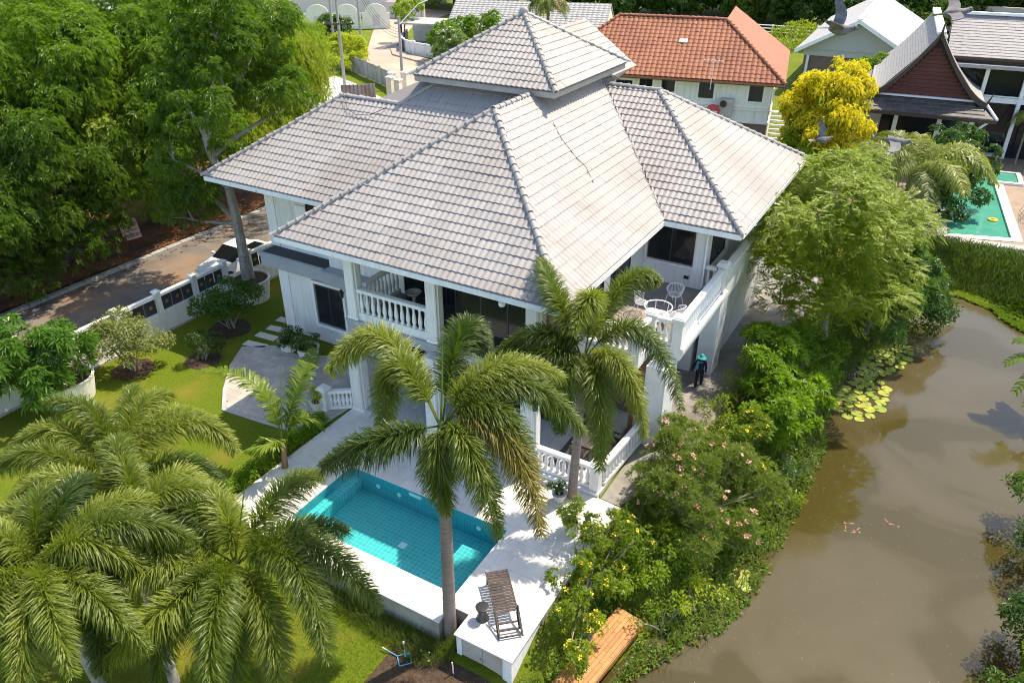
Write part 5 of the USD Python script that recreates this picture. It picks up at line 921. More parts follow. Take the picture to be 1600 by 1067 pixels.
for k in range(4):
    z1_, v_ = gb-.08-.17*k, .35-.42*k; w_ = hw-.5+.36*k+.3
    for j in range(int(2*w_/.45)): u0 = -w_+j*.45; TH.add('skirt_shingle', (lambda q: (q, np.array([[0,1,2],[0,2,3],[0,4,5],[0,5,1]])))(np.array([PT_(u0,v_-.45,z1_-.17+.05),PT_(u0+.44,v_-.45,z1_-.17+.05),PT_(u0+.44,v_,z1_),PT_(u0,v_,z1_),PT_(u0,v_-.45,z1_-.23),PT_(u0+.44,v_-.45,z1_-.23)])), 'dark_shingle')
TH.add('skirt_roof', (np.array([PT_(-hw-.8,-1.4,3.98),PT_(hw+.8,-1.4,3.98),PT_(hw+.2,.5,gb-.1),PT_(-hw-.2,.5,gb-.1),PT_(-hw-.8,-1.4,3.84),PT_(hw+.8,-1.4,3.84),PT_(hw+.2,.5,gb-.3),PT_(-hw-.2,.5,gb-.3)]), BF[:, ::-1]), 'carved_wood')
TH.add('skirt_fascia', BX(-hw-.82,hw+.82,-1.46,-1.40,3.76,4.0), 'carved_wood')
for sg in (-1, 1): TH.add('hip_cap', tube([PT_(sg*(hw+.8),-1.42,4.03), PT_(sg*(hw+.05),.3,gb-.02)], .10, 6), 'white_trim')
TH.add('side_roof', sweep([(hw+1.0, 3.7), (hw+.5, 4.2), (hw-.05, gb-.1)], .5, 15, .12, -1), 'shingle')
TH.add('wall', BX(-hw-.6,-hw+1.2,1.2,14,-.4,3.9), 'grey_wall'); TH.add('recess_panel', BX(-hw-.1,-hw+.9,1.16,1.198,.2,1.8), 'concrete'); TH.add('wall', BX(-hw+1.2,hw,2.5,14,-.4,4.5), 'brown_wall')
TH.add('dark_opening', BX(-hw+1.3,hw-.1,2.3,2.49,-.3,3.7), 'car_glass')
for u in (-1.6, 1.2, 3.2): TH.add('post', BX(u-.14,u+.14,-.6,-.3,-.35,3.82), 'white_trim')
TH.add('strut', tube([PT_(3.2,-.45,2.6), PT_(4.3,-.45,3.7)], .07, 6), 'white_trim')
# right wing: slate roof over tall glazing
ft = roof_face(XY(1.0,5.6), A, B, .74, 3.5, lambda v: (0, 16), 6.85, eh=.23, w=.42, roll=.0, lift=.03, fine=False)
TH.add('slate_courses', cat(*[t[:2] for t in ft]), 'slate', kind='stuff')
TH.add('wing_roof', (np.array([PT_(1,5.6,6.82),PT_(17,5.6,6.82),PT_(17,9.1,9.4),PT_(1,9.1,9.4),PT_(1,5.6,6.65),PT_(17,5.6,6.65),PT_(17,9.1,6.65),PT_(1,9.1,6.65)]), BF[:, ::-1]), 'carved_wood')
TH.add('wing_ridge', BX(1,17,8.85,9.25,9.38,9.56), 'white_trim'); TH.add('wing_eave', BX(1.2,17,5.45,5.6,6.7,6.9), 'carved_wood'); TH.add('lower_eave', BX(1.4,17,5.0,6.0,6.2,6.45), 'slate')
TH.add('wing_beam', BX(3.4,17,5.7,6.1,3.75,4.15), 'white_trim'); TH.add('wing_beam', BX(3.4,17,5.62,5.69,4.2,4.28), 'white_trim')
for u in (4.0, 6.6, 9.4): TH.add('wing_post', BX(u-.13,u+.13,5.65,5.98,-.35,6.2), 'white_trim')
for i, (u0, u1) in enumerate(((1.5,3.85),(4.15,6.45),(6.75,9.25),(9.55,14))):
    TH.add('glazing', BX(u0,u1,6.05,6.1,-.3,3.7), 'car_glass'); TH.add('glazing', BX(u0,u1,6.12,6.17,4.2,6.18), 'car_glass')
TH.add('wing_body', BX(1.3,17,6.3,9.8,-.4,6.6), 'brown_wall')
# neighbour's terrace, pool and retaining wall
NA = T('terrace', None, None, (12, 40, -.3), kind='structure')
npool = Polygon([(9.6,32.4),(12.95,33.5),(11.35,47.6),(8.2,47.0)]); spa = Polygon([(11.75,44.6),(13.2,44.85),(13.0,47.2),(11.55,47.0)])
nter = Polygon([(2,30.6),(22,33.0),(22,52),(2,52)])
NA.add('terrace_paving', poly(nter.difference(npool.buffer(.05)).difference(spa), -.5, -.30), 'tan_paving'); NA.add('retaining_wall', poly(Polygon([(2,30.3),(22,32.7),(22,33.0),(2,30.6)]), -1.9, -.26), 'concrete'); NA.add('wall_cap', poly(Polygon([(2,30.2),(22,32.6),(22,33.3),(2,30.9)]), -.258, -.20), 'deck_stone')
NP = T('neighbour_pool', 'long green-watered pool with pale coping on the far side of the pond', 'swimming pool', (11, 40, -.3))
NP.add('coping', poly(npool.buffer(.55, join_style=2).difference(npool), -.298, -.255), 'cream_wall'); NP.add('basin', poly(npool.buffer(.04), -1.4, -1.2), 'pool_floor'); NP.add('basin_wall', poly(npool.buffer(.04).difference(npool.buffer(-.02)), -1.2, -.30), 'pool_floor'); NP.add('water', poly(npool.buffer(-.03), -.42, -.41), 'green_pool_water')
NP.add('spa_rim', poly(spa.buffer(.3, join_style=2).difference(spa), -.296, -.14), 'cream_wall'); NP.add('spa_basin', poly(spa.buffer(.02), -.9, -.8), 'pool_floor'); NP.add('spa_water', poly(spa, -.24, -.235), 'green_pool_water')
fl = T('pool_float', 'yellow round float on the green neighbouring pool', 'float', (11.9,36.6,-.4)); th = np.linspace(0, 2*np.pi, 20); fl.add('ring', tube(np.stack([11.9+.22*np.cos(th), 36.6+.22*np.sin(th), -.36+0*th], -1), .07, 8, cap=False), 'petal_yellow', smooth=True)
dr = T('drying_rack', 'folding metal drying rack on the tan terrace beside the neighbouring pool', 'rack', (13.6,37.5,-.3))
for y in (37.0,38.0,39.0):
    dr.add('frame', cat(tube([(13.3,y,-.3),(13.9,y+.2,1.0)],.018,5), tube([(14.3,y,-.3),(13.7,y+.2,1.0)],.018,5)), 'steel')
dr.add('rail', cat(*[tube([(13.5+.12*k,37.0,.55+.0*k),(13.5+.12*k,39.1,.55)],.012,5) for k in range(5)]), 'steel')
tb2 = T('garden_table', 'long pale table on the neighbouring terrace in front of the glazing', 'table', (10.7,49.2,-.3))
tb2.add('table_top', rot(chbox(9.8,11.8,48.8,49.6,.38,.46,.03), 8, (10.8,49.2)), 'grey_roof')
for dx, dy in ((-.8,-.3),(.8,-.3),(.8,.3),(-.8,.3)): tb2.add('leg', bb(10.8+dx-.03,10.8+dx+.03,49.2+dy-.03,49.2+dy+.03,-.3,.379), 'grey_roof')
def fan(n, L, up0, r): return [[[.45*L*math.cos(a), .45*L*math.sin(a), u+.35], [L*.9*math.cos(a), L*.9*math.sin(a), u-d_]] for a, u, d_ in [(2*math.pi*k/n+r.normal(0,.12), up0*r.uniform(.5,1.5), r.uniform(.4,1.5)) for k in range(n)]]
fr_ = np.random.default_rng(91)
palm('coconut_palm', 'young coconut palm with arching fronds beside the yellow-flowering tree', (6.7,32.6,-.3), (6.9,32.4,2.9), fan(20, 5.0, 1.0, fr_), [LT,LT,P_,LT,LT,P_,YE], 92, r0=.2, lf=1.0, st=120, kind='flat', w=.05, category='palm tree', sag=.9)
palm('pot_palm', 'slim palm standing on the neighbouring terrace at the right edge', (12.9,50.2,-.3), (12.9,50.2,2.6), fan(8, 1.6, .5, fr_), [P_], 93, r0=.09, lf=.5, st=50, kind='flat', w=.03, sag=1.0)
palm('fan_palm', 'yellow-green palm standing in front of the long grey roof', (-34.4,64.5,0), (-34.2,64.3,6.4), fan(18, 2.6, .5, fr_), [LT,LT,YE], 94, r0=.22, lf=.9, st=45, kind='flat', w=.07, sag=1.1)
tree('cassia_tree', 'tree covered in bright yellow blossom between the orange roof and the gabled house', 'tree', (.8,38.5,-.3), (.8,38.3,2.0), [(.5,38.9,5.2,2.5),(1.9,37.6,4.2,2.1),(-.5,38.6,3.8,1.8),(.8,36.8,3.2,1.8),(1.0,39.2,6.8,1.6)], 'leaf_cassia', .30, .17, dens=70, r0=.18, seed=95, style='leaf', nsub=4, sub=.36, droop=1.2, bark='trunk_grey', inner=.2,
     extra=lambda t, P, N, r: t.add('green_leaves', rosettes(P[::9]-N[::9]*.25-[0,0,.3], N[::9], .3, .12, 5, 1.0, .6, r), 'leaf_elder'))
tree('garden_tree', 'green leafy tree under the yellow blossom beside the villa roof', 'tree', (-.3,35.4,-.3), (-.3,35.2,.8), [(-.4,35.5,1.7,1.5),(.9,35.0,1.3,1.3),(-1.2,36.8,2.4,1.2)], 'leaf_elder', .3, .14, dens=24, nl=6, r0=.12, seed=96, nsub=4)
tree('round_tree', 'rounded glossy green tree beside the neighbouring pool, right of the coconut palm', 'tree', (9.0,38.6,-.3), (9.0,38.6,.8), [(9.0,38.8,2.4,2.0),(9.5,36.4,1.4,1.7),(8.5,41.4,2.6,1.7),(9.4,34.6,.6,1.2)], 'leaf_gloss', .26, .12, dens=24, nl=7, r0=.14, seed=97, nsub=3.6)
# white gabled house behind
WH = T('grey_gabled_house', 'house with pale grey gable roof behind the yellow-flowering tree', 'house', (-2, 72, 0))
A, B, XY, BX, PT_, TR = frame((-2.0, 66.0), 3)
for sg in (-1, 1): WH.add('roof_slope', (lambda m: (m[0], m[1]))(sweep([(5.4,4.05),(0,7.05)], 0, 26, .15, sg)), 'grey_roof'); WH.add('bargeboard', sweep([(5.45,4.03),(0,7.06)], -.14, -.01, .38, sg), 'white_trim')
WH.add('ridge', BX(-.2,.2,.1,26,7.02,7.12), 'label_white'); WH.add('gable_wall', prism([PT_(-4.9,.9,4.0),PT_(4.9,.9,4.0),PT_(0,.9,6.7)], np.append(B*.2,0)), 'grey_wall'); WH.add('wall', BX(-4.6,4.9,1.2,25,0,4.1), 'brown_wall'); WH.add('band', BX(-4.7,5.0,1.0,1.19,3.4,4.0), 'grey_wall')
for u in (-4.2,-1.2): WH.add('post', BX(u-.12,u+.12,.95,1.18,0,3.4), 'white_trim')
tree('garden_tree', 'small dark round tree before the pale grey gable', 'tree', (.3,57.5,0), (.3,57.5,2.0), [(.3,57.5,3.4,2.0),(1.8,58.3,2.6,1.5),(-1.2,58.0,2.6,1.4)], 'leaf_tree', .34, .15, dens=16, nl=6, r0=.14, seed=98, nsub=3)
fn = T('rail_fence', 'white three-rail fence beyond the orange roof', 'fence', (-14, 100, 0))
for k in range(9): x = -24+k*3.2; fn.add('post', bb(x-.1,x+.1,99.9+k*.2,100.1+k*.2,0,1.5), 'white_trim')
for z in (.5,.95,1.35): fn.add('rail', tube([(-24,100,z),(1.6,101.6,z)],.07,4), 'white_trim')
P, N, _ = shell([(-12.6,93,0.6,3.2,.6),(-13.6,96,1.0,2.4,.6)], 2.2, .4, 12, np.random.default_rng(99)); one('yellow_hedge', leaves(P, unit(N+rng.normal(0,.6,P.shape)), N, .35, .2, .2), 'leaf_hedge_yellow', 'bright lime-yellow hedge by the white rail fence', 'hedge')
one('back_wall', rot(bb(-7,16,118,118.4,0,3.6), -4, (0,118)), 'pink_wall', 'pale wall with dark uprights at the top edge beyond the grey gable', 'wall')
# grey roofs at the top centre
GH = T('grey_roofed_house', 'long low house with grey tiled roof behind the villa roof lantern', 'house', (-40, 72, 0)); A, B, XY, BX, PT_, TR = frame((-48.6, 64.8), 16)
GS = .55
ft = roof_face(XY(0,0), A, B, GS, 5, lambda v: (0, 19.5), 3.1, eh=.38, w=.6, roll=.05, lift=.05, fine=False); GH.add('roof_tile_courses', cat(*[t[:2] for t in ft]), 'grey_roof', smooth=40, kind='stuff')
GH.add('roof', cat(tri3(PT_(0,0,3.06),PT_(19.5,0,3.06),PT_(19.5,5,3.06+GS*5),PT_(0,5,3.06+GS*5)), tri3(PT_(0,5,3.06+GS*5),PT_(19.5,5,3.06+GS*5),PT_(19.5,10,3.06),PT_(0,10,3.06))), 'grey_roof')
GH.add('wall', BX(.6,18.9,.9,9.4,0,3.0), 'white_wall'); GH.add('gable', prism([PT_(19.3,.8,3.0),PT_(19.3,9.2,3.0),PT_(19.3,5,5.5)], np.append(A*.12,0)), 'cream_wall')
tree('garden_tree', 'bright green bushy tree beside the carport at the top of the view', 'tree', (-46.2,61.8,0), (-46.2,61.8,1.6), [(-46.2,61.8,3.0,2.0),(-45.2,63.0,3.6,1.8),(-47.6,62.8,2.2,1.4)], 'leaf_bright', .34, .15, dens=15, nl=6, r0=.14, seed=101, nsub=3)
tree('garden_tree', 'second bright green tree, right of the one by the carport', 'tree', (-42.4,63.6,0), (-42.4,63.6,1.8), [(-42.4,63.6,3.6,2.2),(-41.2,64.6,4.2,1.6)], 'leaf_bright', .34, .15, dens=15, nl=6, r0=.14, seed=102, nsub=3)
shrub('frangipani', 'frangipani with cream-white blossom along the street in front of the carport', 'shrub', (-42.8,57.8,0), [(-42.8,57.8,2.2,1.9),(-41.0,57.2,2.4,1.6),(-44.2,58.6,1.5,1.2)], 'leaf_gloss', .35, .16, 18, seed=103, nsub=3.4, flower=(160,'petal_white',.16))
CWL = T('curved_wall', 'low white curved wall with a dark gate at the street bend', 'wall', (-53, 66, 0)); cpts = [(-58.6,70.2),(-57.2,67.2),(-54.9,64.6),(-52.2,63.2),(-49.0,62.6),(-45.6,62.2)]
for (xa, ya), (xb, yb) in zip(cpts[:-1], cpts[1:]):
    L = math.hypot(xb-xa, yb-ya); CWL.add('wall_panel', cbox(((xa+xb)/2,(ya+yb)/2,.75), (L,.2,1.5), math.degrees(math.atan2(yb-ya,xb-xa))), 'white_wall'); CWL.add('post', bb(xa-.17,xa+.17,ya-.17,ya+.17,0,1.65), 'white_trim')
CWL.add('gate', cbox((-55.0,64.5,.8), (1.5,.08,1.4), -48), 'dark_frame')
P, N, _ = shell([(x+.5,y-.9,.1,.75,.6) for x, y in cpts[1:]], 6, .4, 26, np.random.default_rng(104)); one('street_hedge', leaves(P, unit(N+rng.normal(0,.6,P.shape)), N, .16, .1, .2), 'leaf_tree', 'low dark hedge at the foot of the curved white wall', 'hedge')
CP = T('carport', 'flat-roofed open carport behind the curved white wall', 'carport', (-55, 70, 0)); CP.add('roof', rot(bb(-58.5,-50.5,67.5,73,2.75,2.95), 14, (-55,70)), 'grey_roof'); CP.add('floor', rot(bb(-58.5,-50.5,66.2,73,-.02,.03), 14, (-55,70)), 'concrete')
for x, y in ((-57.4,67.6),(-51.4,69.2)): CP.add('post', bb(x-.1,x+.1,y-.1,y+.1,0.03,2.75), 'dark_frame')
CP.add('back_wall', rot(bb(-58,-51,72.4,72.6,.03,2.7), 14, (-55,70)), 'white_wall')
# white driveway, slatted boundary wall and gate pillars
struct('driveway', flat(Polygon([(-52.0,48.4),(-47,46.2),(-41.0,42.6),(-40.4,40.2),(-44,36),(-52,40)]), .012), 'deck_stone')
SW = T('slatted_wall', 'weathered grey slatted wall along the bend of the street', 'wall', (-48, 50, 0)); wp = [(-54.6,54.6),(-52.2,51.4),(-48.4,49.4),(-45.2,47.7),(-42.6,46.2),(-40.6,44.6)]
for (xa, ya), (xb, yb) in zip(wp[:-1], wp[1:]):
    L = math.hypot(xb-xa, yb-ya); an_ = math.degrees(math.atan2(yb-ya, xb-xa)); n = int(L/.42)
    for k in range(n): t_ = (k+.5)/n; SW.add('slat', cbox((xa+(xb-xa)*t_, ya+(yb-ya)*t_, .85+.02*rng.normal()), (L/n-.03,.06,1.7), an_), 'stained_concrete')
    SW.add('post', bb(xa-.1,xa+.1,ya-.1,ya+.1,0,1.85), 'concrete')
for i, (x, y, h) in enumerate(((-40.2,43.4,2.3),(-39.7,42.4,2.1),(-38.9,43.8,2.4),(-38.6,42.2,2.0))):
    t = T('gate_pillar', 'cream gate pillar at the white driveway, '+['leftmost','nearest the camera','tallest, beside the grass corner','rightmost'][i], 'pillar', (x,y,0), 'gate pillars of the white driveway'); t.add('shaft', bb(x-.3,x+.3,y-.25,y+.25,0,h), 'cream_wall'); t.add('cap', chbox(x-.36,x+.36,y-.31,y+.31,h,h+.12,.05), 'white_trim')
SG = T('sliding_gate', 'grey metal gate leaf beside the cream pillars of the driveway', 'gate', (-41.6,41.2,0)); SG.add('leaf', rot(bb(-43.6,-40.4,40.9,40.98,.1,1.7), 38, (-40.4,41)), 'cabinet')
for k in range(9): SG.add('bar', rot(bb(-43.5+.36*k,-43.44+.36*k,40.86,40.898,.1,1.75), 38, (-40.4,41)), 'steel')
gp_ = Polygon([(-40.8,46.0),(-39.0,46.5),(-37.6,45.0),(-38.2,42.9),(-39.6,43.6)]); cg = scatter(gp_, 2400); one('corner_grass', blades(np.column_stack([cg, np.full(len(cg), -.02)]), .22, .014, gr), 'leaf_reed', 'grass on the street corner by the lamp post', kind='stuff')
bg = T('rubbish_bag', 'black rubbish bags lying on the grass corner by the street', 'rubbish bag', (-38.7,43.6,0)); 
for dx, r_ in ((0,.32),(.45,.27)): bg.add('bag', (lambda m: ((np.array(m.vertices)*[1,1,.75]*r_*(.85+.3*meshkit.noise(np.array(m.vertices)*2.2))[:,None])+[-38.9+dx,43.6,.2], np.array(m.faces)))(trimesh.creation.icosphere(3, 1.0)), 'black_bag', smooth=True)
def pole(name, label, x, y, h, arms, lamp=None, category='pole'):
    t = T(name, label, category, (x,y,0), None); t.add('shaft', tube([(x,y,-.1),(x,y,h*.5),(x,y,h)], [.17,.14,.10], 8), 'pole_concrete')
    for z, w, a in arms:
        t.add('cross_arm', cbox((x,y-.12,z), (w,.10,.12), a), 'dark_wood')
        for k in (-.42,0,.42): t.add('insulator', lathe([(.03,0),(.06,.05),(.05,.14),(.01,.16)], (x+k*w*math.cos(math.radians(a)), y-.12+k*w*math.sin(math.radians(a)), z+.06), 8), 'label_white')
    if lamp: t.add('lamp_arm', tube([(x,y,h-.8), (x+lamp[0]*.5,y+lamp[1]*.5,h+lamp[2]*.6), (x+lamp[0],y+lamp[1],h+lamp[2])], [.05,.04,.03], 6), 'white_metal'); t.add('lamp_head', rot(bb(x+lamp[0]-.45,x+lamp[0]+.25,y+lamp[1]-.12,y+lamp[1]+.12,h+lamp[2]-.06,h+lamp[2]+.08), 20, (x+lamp[0],y+lamp[1])), 'white_metal')
    return t
pole('power_pole', 'tall concrete power pole with a dark cross arm beside the white driveway', -47.4, 44.6, 9.5, [(6.1,3.2,40),(8.6,2.4,40)])
pole('power_pole', 'concrete power pole beyond the slatted wall, no cross arm in view', -56.6, 58.6, 9.5, [(8.8,2.0,40)])
pole('power_pole', 'farthest concrete pole on the left side of the street', -64.5, 62.5, 9.0, [(8.2,2.0,40)])
pole('street_lamp', 'street lamp pole with a thin white arm at the grass corner', -42.2, 47.6, 6.8, [], (2.6,3.2,1.7), 'street lamp')
pole('power_pole', 'pole on the far right side of the street', -60.5, 76.5, 8.5, [])
wr = []
for k in range(4):
    a, b_, c_ = np.array([-47.6+.5*k,44.5,6.15+.02*k]), np.array([-42.3,47.6,5.6-.25*k]), np.array([-56.5,58.6,8.9-.5*k]); t_ = np.linspace(0, 1, 16)[:,None]
    one('overhead_wire', tube(c_*(1-t_)+b_*t_-[0,0,1]*(1.2*4*t_*(1-t_)), .022, 4), 'black_cable', ['highest','second','third','lowest'][k]+' of the sagging wires over the street between the poles', 'wire', 'overhead wires')
AW = T('arched_wall', 'cream garden wall with arched niches at the far end of the street', 'wall', (-72, 74, 0)); A, B, XY, BX, PT_, TR = frame((-78.0, 71.5), 38)
for k in range(3):
    u = k*4.2; AW.add('wall_panel', BX(u,u+4.0,0,.3,0,2.2), 'cream_wall'); th = np.linspace(0, np.pi, 12); AW.add('arch_top', TR(prism(np.column_stack([u+2+1.6*np.cos(th), 0*th, 2.2+1.2*np.sin(th)]), (0,.3,0))), 'cream_wall'); AW.add('niche', BX(u+1.5,u+2.5,-.03,-.002,.5,1.9), 'pink_wall')
one('far_house', rot(bb(-94,-78,84,96,0,5.5), 30, (-86,90)), 'pink_wall', 'pale house at the far end of the street, cut by the top edge', 'house'); one('far_gate', rot(bb(-76,-69,88.5,88.9,0,2.4), 8, (-72,88)), 'pink_wall', 'pale gate wall closing the far end of the street', 'gate')
one('left_house', rot(cat(bb(-92,-74,44,52,0,5.2), bb(-93,-73,43,53,5.2,5.6)), 25, (-83,48)), 'grey_wall', 'grey and white house showing above the trees at the upper left', 'house')
shrub('frangipani', 'white-flowering shrub by the cream wall near the power poles', 'shrub', (-66.5,64.5,0), [(-66.5,64.5,1.6,2.0),(-65,65.4,1.5,1.5)], 'leaf_gloss', .35, .16, 16, seed=105, nsub=3, flower=(110,'petal_white',.18))
shrub('street_bush', 'yellow-green bush between the power pole and the street', 'shrub', (-53.5,52.6,0), [(-53.5,52.6,1.6,1.9),(-55.2,53.6,1.8,1.8),(-52.2,50.6,1.0,1.2)], 'leaf_elder', .26, .13, 26, seed=106, nsub=3)
tree('garden_tree', 'slender tree with yellow-green leaves at the inner corner of the street bend', 'tree', (-57.6,68.6,0), (-57.6,68.6,2.2), [(-57.6,68.6,3.8,1.7),(-58.6,71,4.4,1.7)], 'leaf_elder', .34, .15, dens=14, nl=6, r0=.12, seed=107, nsub=3)
# far background: repeated trees along the top
ft_ = tree('far_tree', 'dark green tree in the belt of trees along the top, over the long grey roof', 'tree', (-44,104,-.2), (-44,104,3), [(-44,104,5.2,4.6),(-47.5,105,4.2,3.6),(-40.5,105,4.4,3.8)], 'leaf_dark', .55, .26, dens=7, nl=7, r0=.4, seed=108, nsub=1.6, sub=.4, group='belt of trees along the top')
def place_far(x, y, a, s_, lb): copy(ft_.path, 'far_tree', lb, 'tree', (x, y, -.2), a, s_, 'belt of trees along the top')
for i, x in enumerate(np.arange(-38, 26, 6.4)): place_far(x+fr_.normal(0,.8), 120+fr_.normal(0,3), fr_.uniform(0,360), fr_.uniform(.8,1.15), 'dark green tree in the belt of trees along the top edge')
for i, x in enumerate(np.arange(-42, 4, 4.6)): place_far(x+fr_.normal(0,.6), 111+.0*i+fr_.normal(0,1.5), fr_.uniform(0,360), fr_.uniform(.62,.8), 'dark green tree in the belt of trees along the top edge')
for i, x in enumerate(np.arange(-120, -46, 8)): place_far(x+fr_.normal(0,1), 112-.55*(-46-x)*.6+fr_.normal(0,3), fr_.uniform(0,360), fr_.uniform(.8,1.1), 'dark green tree in the belt of trees along the top edge')

# ================================================================ FURNITURE AND SMALL THINGS
def local(deg, c):
    def f(m): return mv(rot(m, deg), c)
    return f
# steamer lounger
lc = (1.05,-5.22,0); q = local(42, lc); LG = T('sun_lounger', 'dark weathered slatted wooden lounger on the white cupboard top', 'sun lounger', lc)
hd = lambda y: .34+.05*max(0, y)
for sx in (-1, 1):
    LG.add('side_rail', q(tube([(sx*.31,-1.0,.08),(sx*.31,-.45,.33),(sx*.31,1.05,.42)], .025, 6)), 'lounger_wood')
    LG.add('leg', q(tube([(sx*.30,.92,.40),(sx*.30,.98,.0)], .024, 6)), 'lounger_wood'); LG.add('leg', q(tube([(sx*.33,-.30,.44),(sx*.33,-.98,.0)], .026, 6)), 'lounger_wood')
    LG.add('leg', q(tube([(sx*.28,-.40,.32),(sx*.28,-.75,.05)], .022, 6)), 'lounger_wood')
for k in range(15):
    y = -.40+k*.098; z = .345+.06*(y+.4)/1.4; LG.add('slat', q(bb(-.30,.30,y,y+.078,z,z+.022)), 'lounger_wood')
for y, z in ((-.98,.06),(-.80,.10),(-.62,.17)): LG.add('cross_bar', q(bb(-.30,.30,y-.022,y+.022,z,z+.035)), 'lounger_wood')
st = T('side_stool', 'black waisted metal stool standing beside the lounger', 'stool', (.70,-5.78,0)); st.add('body', lathe([(.17,0),(.18,.03),(.12,.20),(.115,.25),(.17,.40),(.185,.44)], (.70,-5.78,.002), 20), 'black_metal', smooth=40); st.add('seat', lathe([(.001,.44),(.17,.445),(.19,.46),(.17,.475),(.001,.47)], (.70,-5.78,.002), 20), 'dark_frame', smooth=40)
# timber jetty
JT = T('wooden_jetty', 'orange-brown timber jetty at the foot of the bank by the pond', 'jetty', (3.6,-4.5,-1.2)); ang = -9.2; jl = local(ang, (3.88,-2.66,-1.18))
for r_ in range(7):
    y = -.02-(r_*.37) % .8; x = -.45+r_*.128; first = True
    ye = 0.0
    cuts = [0.0]+[-(.35+(r_*.41) % .75)-k*1.05 for k in range(7)]
    for a, b_ in zip(cuts[:-1], cuts[1:]): JT.add('plank', jl(bb(x+.004,x+.122,b_+.005,a-.005,.0,.028+rng.normal(0,.0015))), 'plank')
JT.add('edge_board', jl(bb(.452,.478,-7.0,0,-.13,.03)), 'plank'); JT.add('end_board', jl(bb(-.45,.45,.004,.03,-.13,.028)), 'plank')
for x in (-.38,.38):
    JT.add('bearer', jl(bb(x-.04,x+.04,-7,-.01,-.12,-.004)), 'brown_wood')
    for y in (-.4,-2.4,-4.4): JT.add('pile', jl(tube([(x,y,-1.2),(x,y,-.121)], .06, 8)), 'brown_wood')
# blue sprinkler stand and loose stake
bs = T('sprinkler_stand', 'light blue metal stand with a square base on the lawn before the deck', 'stand', (-.88,-7.35,-1.0)); gz0 = gz(-.88,-7.35); q = local(48, (-.88,-7.35,gz0))
bs.add('base_frame', q(cat(*[tube([a, b_], .014, 6) for a, b_ in (((-.17,-.17,.04),(.17,-.17,.04)),((.17,-.17,.04),(.17,.17,.04)),((.17,.17,.04),(-.17,.17,.04)),((-.17,.17,.04),(-.17,-.17,.04)))])), 'blue_paint'); bs.add('riser', q(tube([(.17,.17,.04),(.03,.05,.08),(.03,.05,.62)], .014, 6)), 'blue_paint'); bs.add('nozzle', q(tube([(.03,.05,.62),(.03,.05,.70)], .022, 8)), 'label_white'); bs.add('handle', q(tube([(-.17,.17,.04),(-.42,.42,.10)], .012, 6)), 'blue_paint'); bs.add('grip', q(tube([(-.42,.42,.10),(-.52,.52,.12)], .017, 6)), 'label_white')
sk = one('garden_stake', tube([(.55,-7.05,gz(.55,-7.05)-.1),(.52,-7.05,gz(.55,-7.05)+.45)], .018, 6), 'cream_wall', 'short pale stake stuck in the bare soil before the cupboard', 'stake')
for i, (x, y) in enumerate(((-.55,-7.0),(-.2,-7.15),(-.32,-6.95))): one('fallen_petal', mv((lambda m: (np.array(m.vertices)*[.03,.025,.02], np.array(m.faces)))(trimesh.creation.icosphere(1, 1.0)), (x, y, gz(x,y)+.18)), 'petal_white', 'white blossom in the rough grass at the deck wall, '+['leftmost','nearest the stake','highest'][i], 'blossom')
# terrace furniture
tt = T('garden_table', 'round white metal ring table on the upper terrace', 'table', (.95,5.9,3.78))
def ring(c, r, rr, n=28): th = np.linspace(0, 2*np.pi, n); return tube(np.stack([c[0]+r*np.cos(th), c[1]+r*np.sin(th), np.full(n, c[2])], -1), rr, 6, cap=False)
tt.add('top_ring', ring((.95,5.9,4.5), .50, .025), 'white_metal', smooth=True); tt.add('lower_ring', ring((.95,5.9,4.12), .44, .03), 'white_metal', smooth=True); tt.add('shelf', lathe([(.22,.36),(.42,.36),(.43,.38),(.22,.38)], (.95,5.9,3.77), 24), 'white_metal')
for k in range(6): a = k*math.pi/3; tt.add('leg', tube([(.95+.50*math.cos(a),5.9+.50*math.sin(a),4.5),(.95+.44*math.cos(a),5.9+.44*math.sin(a),4.12),(.95+.36*math.cos(a),5.9+.36*math.sin(a),3.78)], .014, 6), 'white_metal')
cu = T('white_dish', 'white dish lying on the ring table', 'dish', (.8,5.7,4.15)); cu.add('dish', lathe([(.001,.0),(.16,.005),(.20,.04),(.21,.045),(.17,.02),(.001,.015)], (.82,5.7,4.152), 20), 'white_metal', smooth=True)
def wire_chair(label, x, y, deg, first=[None]):
    t = T('wire_chair', label, 'chair', (x,y,3.78), 'white wire chairs'); q = local(deg, (x,y,3.78)); th = np.linspace(-2.0, 2.0, 21); seat = []
    rim = np.stack([.34*np.sin(th), -.30*np.cos(th)*1.0, .52+.26*np.cos(th*.62)], -1); rim[:,1] = -.30*np.cos(th)
    t.add('rim', q(tube(rim, .016, 6)), 'white_metal'); t.add('seat_ring', q(ring((0,-.02,.40), .23, .014, 22)), 'white_metal')
    for k in range(21):
        b0 = np.array([.23*math.sin(th[k]), -.02-.23*math.cos(th[k]), .40]); t.add('wire', q(tube([rim[k], (rim[k]+b0)/2+[0,0,-.04], b0], .009, 5)), 'white_metal')
    for k in range(9): xx = -.2+.05*k; hh = math.sqrt(max(0, .23**2-xx**2)); t.add('seat_wire', q(tube([(xx,-.02-hh,.40),(xx,-.02,.37),(xx,-.02+hh,.40)], .008, 5)), 'white_metal')
    for sx, sy in ((-1,-1),(1,-1),(1,1),(-1,1)): t.add('leg', q(tube([(sx*.2,sy*.16,.40),(sx*.26,sy*.24,.0)], .014, 6)), 'white_metal')
wire_chair('white wire bucket chair nearest the villa window on the upper terrace', .95, 7.7, 160); wire_chair('white wire chair squeezed between the ring table and the terrace balustrade', 1.55, 6.2, 75); wire_chair('white wire chair mostly hidden by the palm crown, left of the ring table', .1, 6.5, -60)
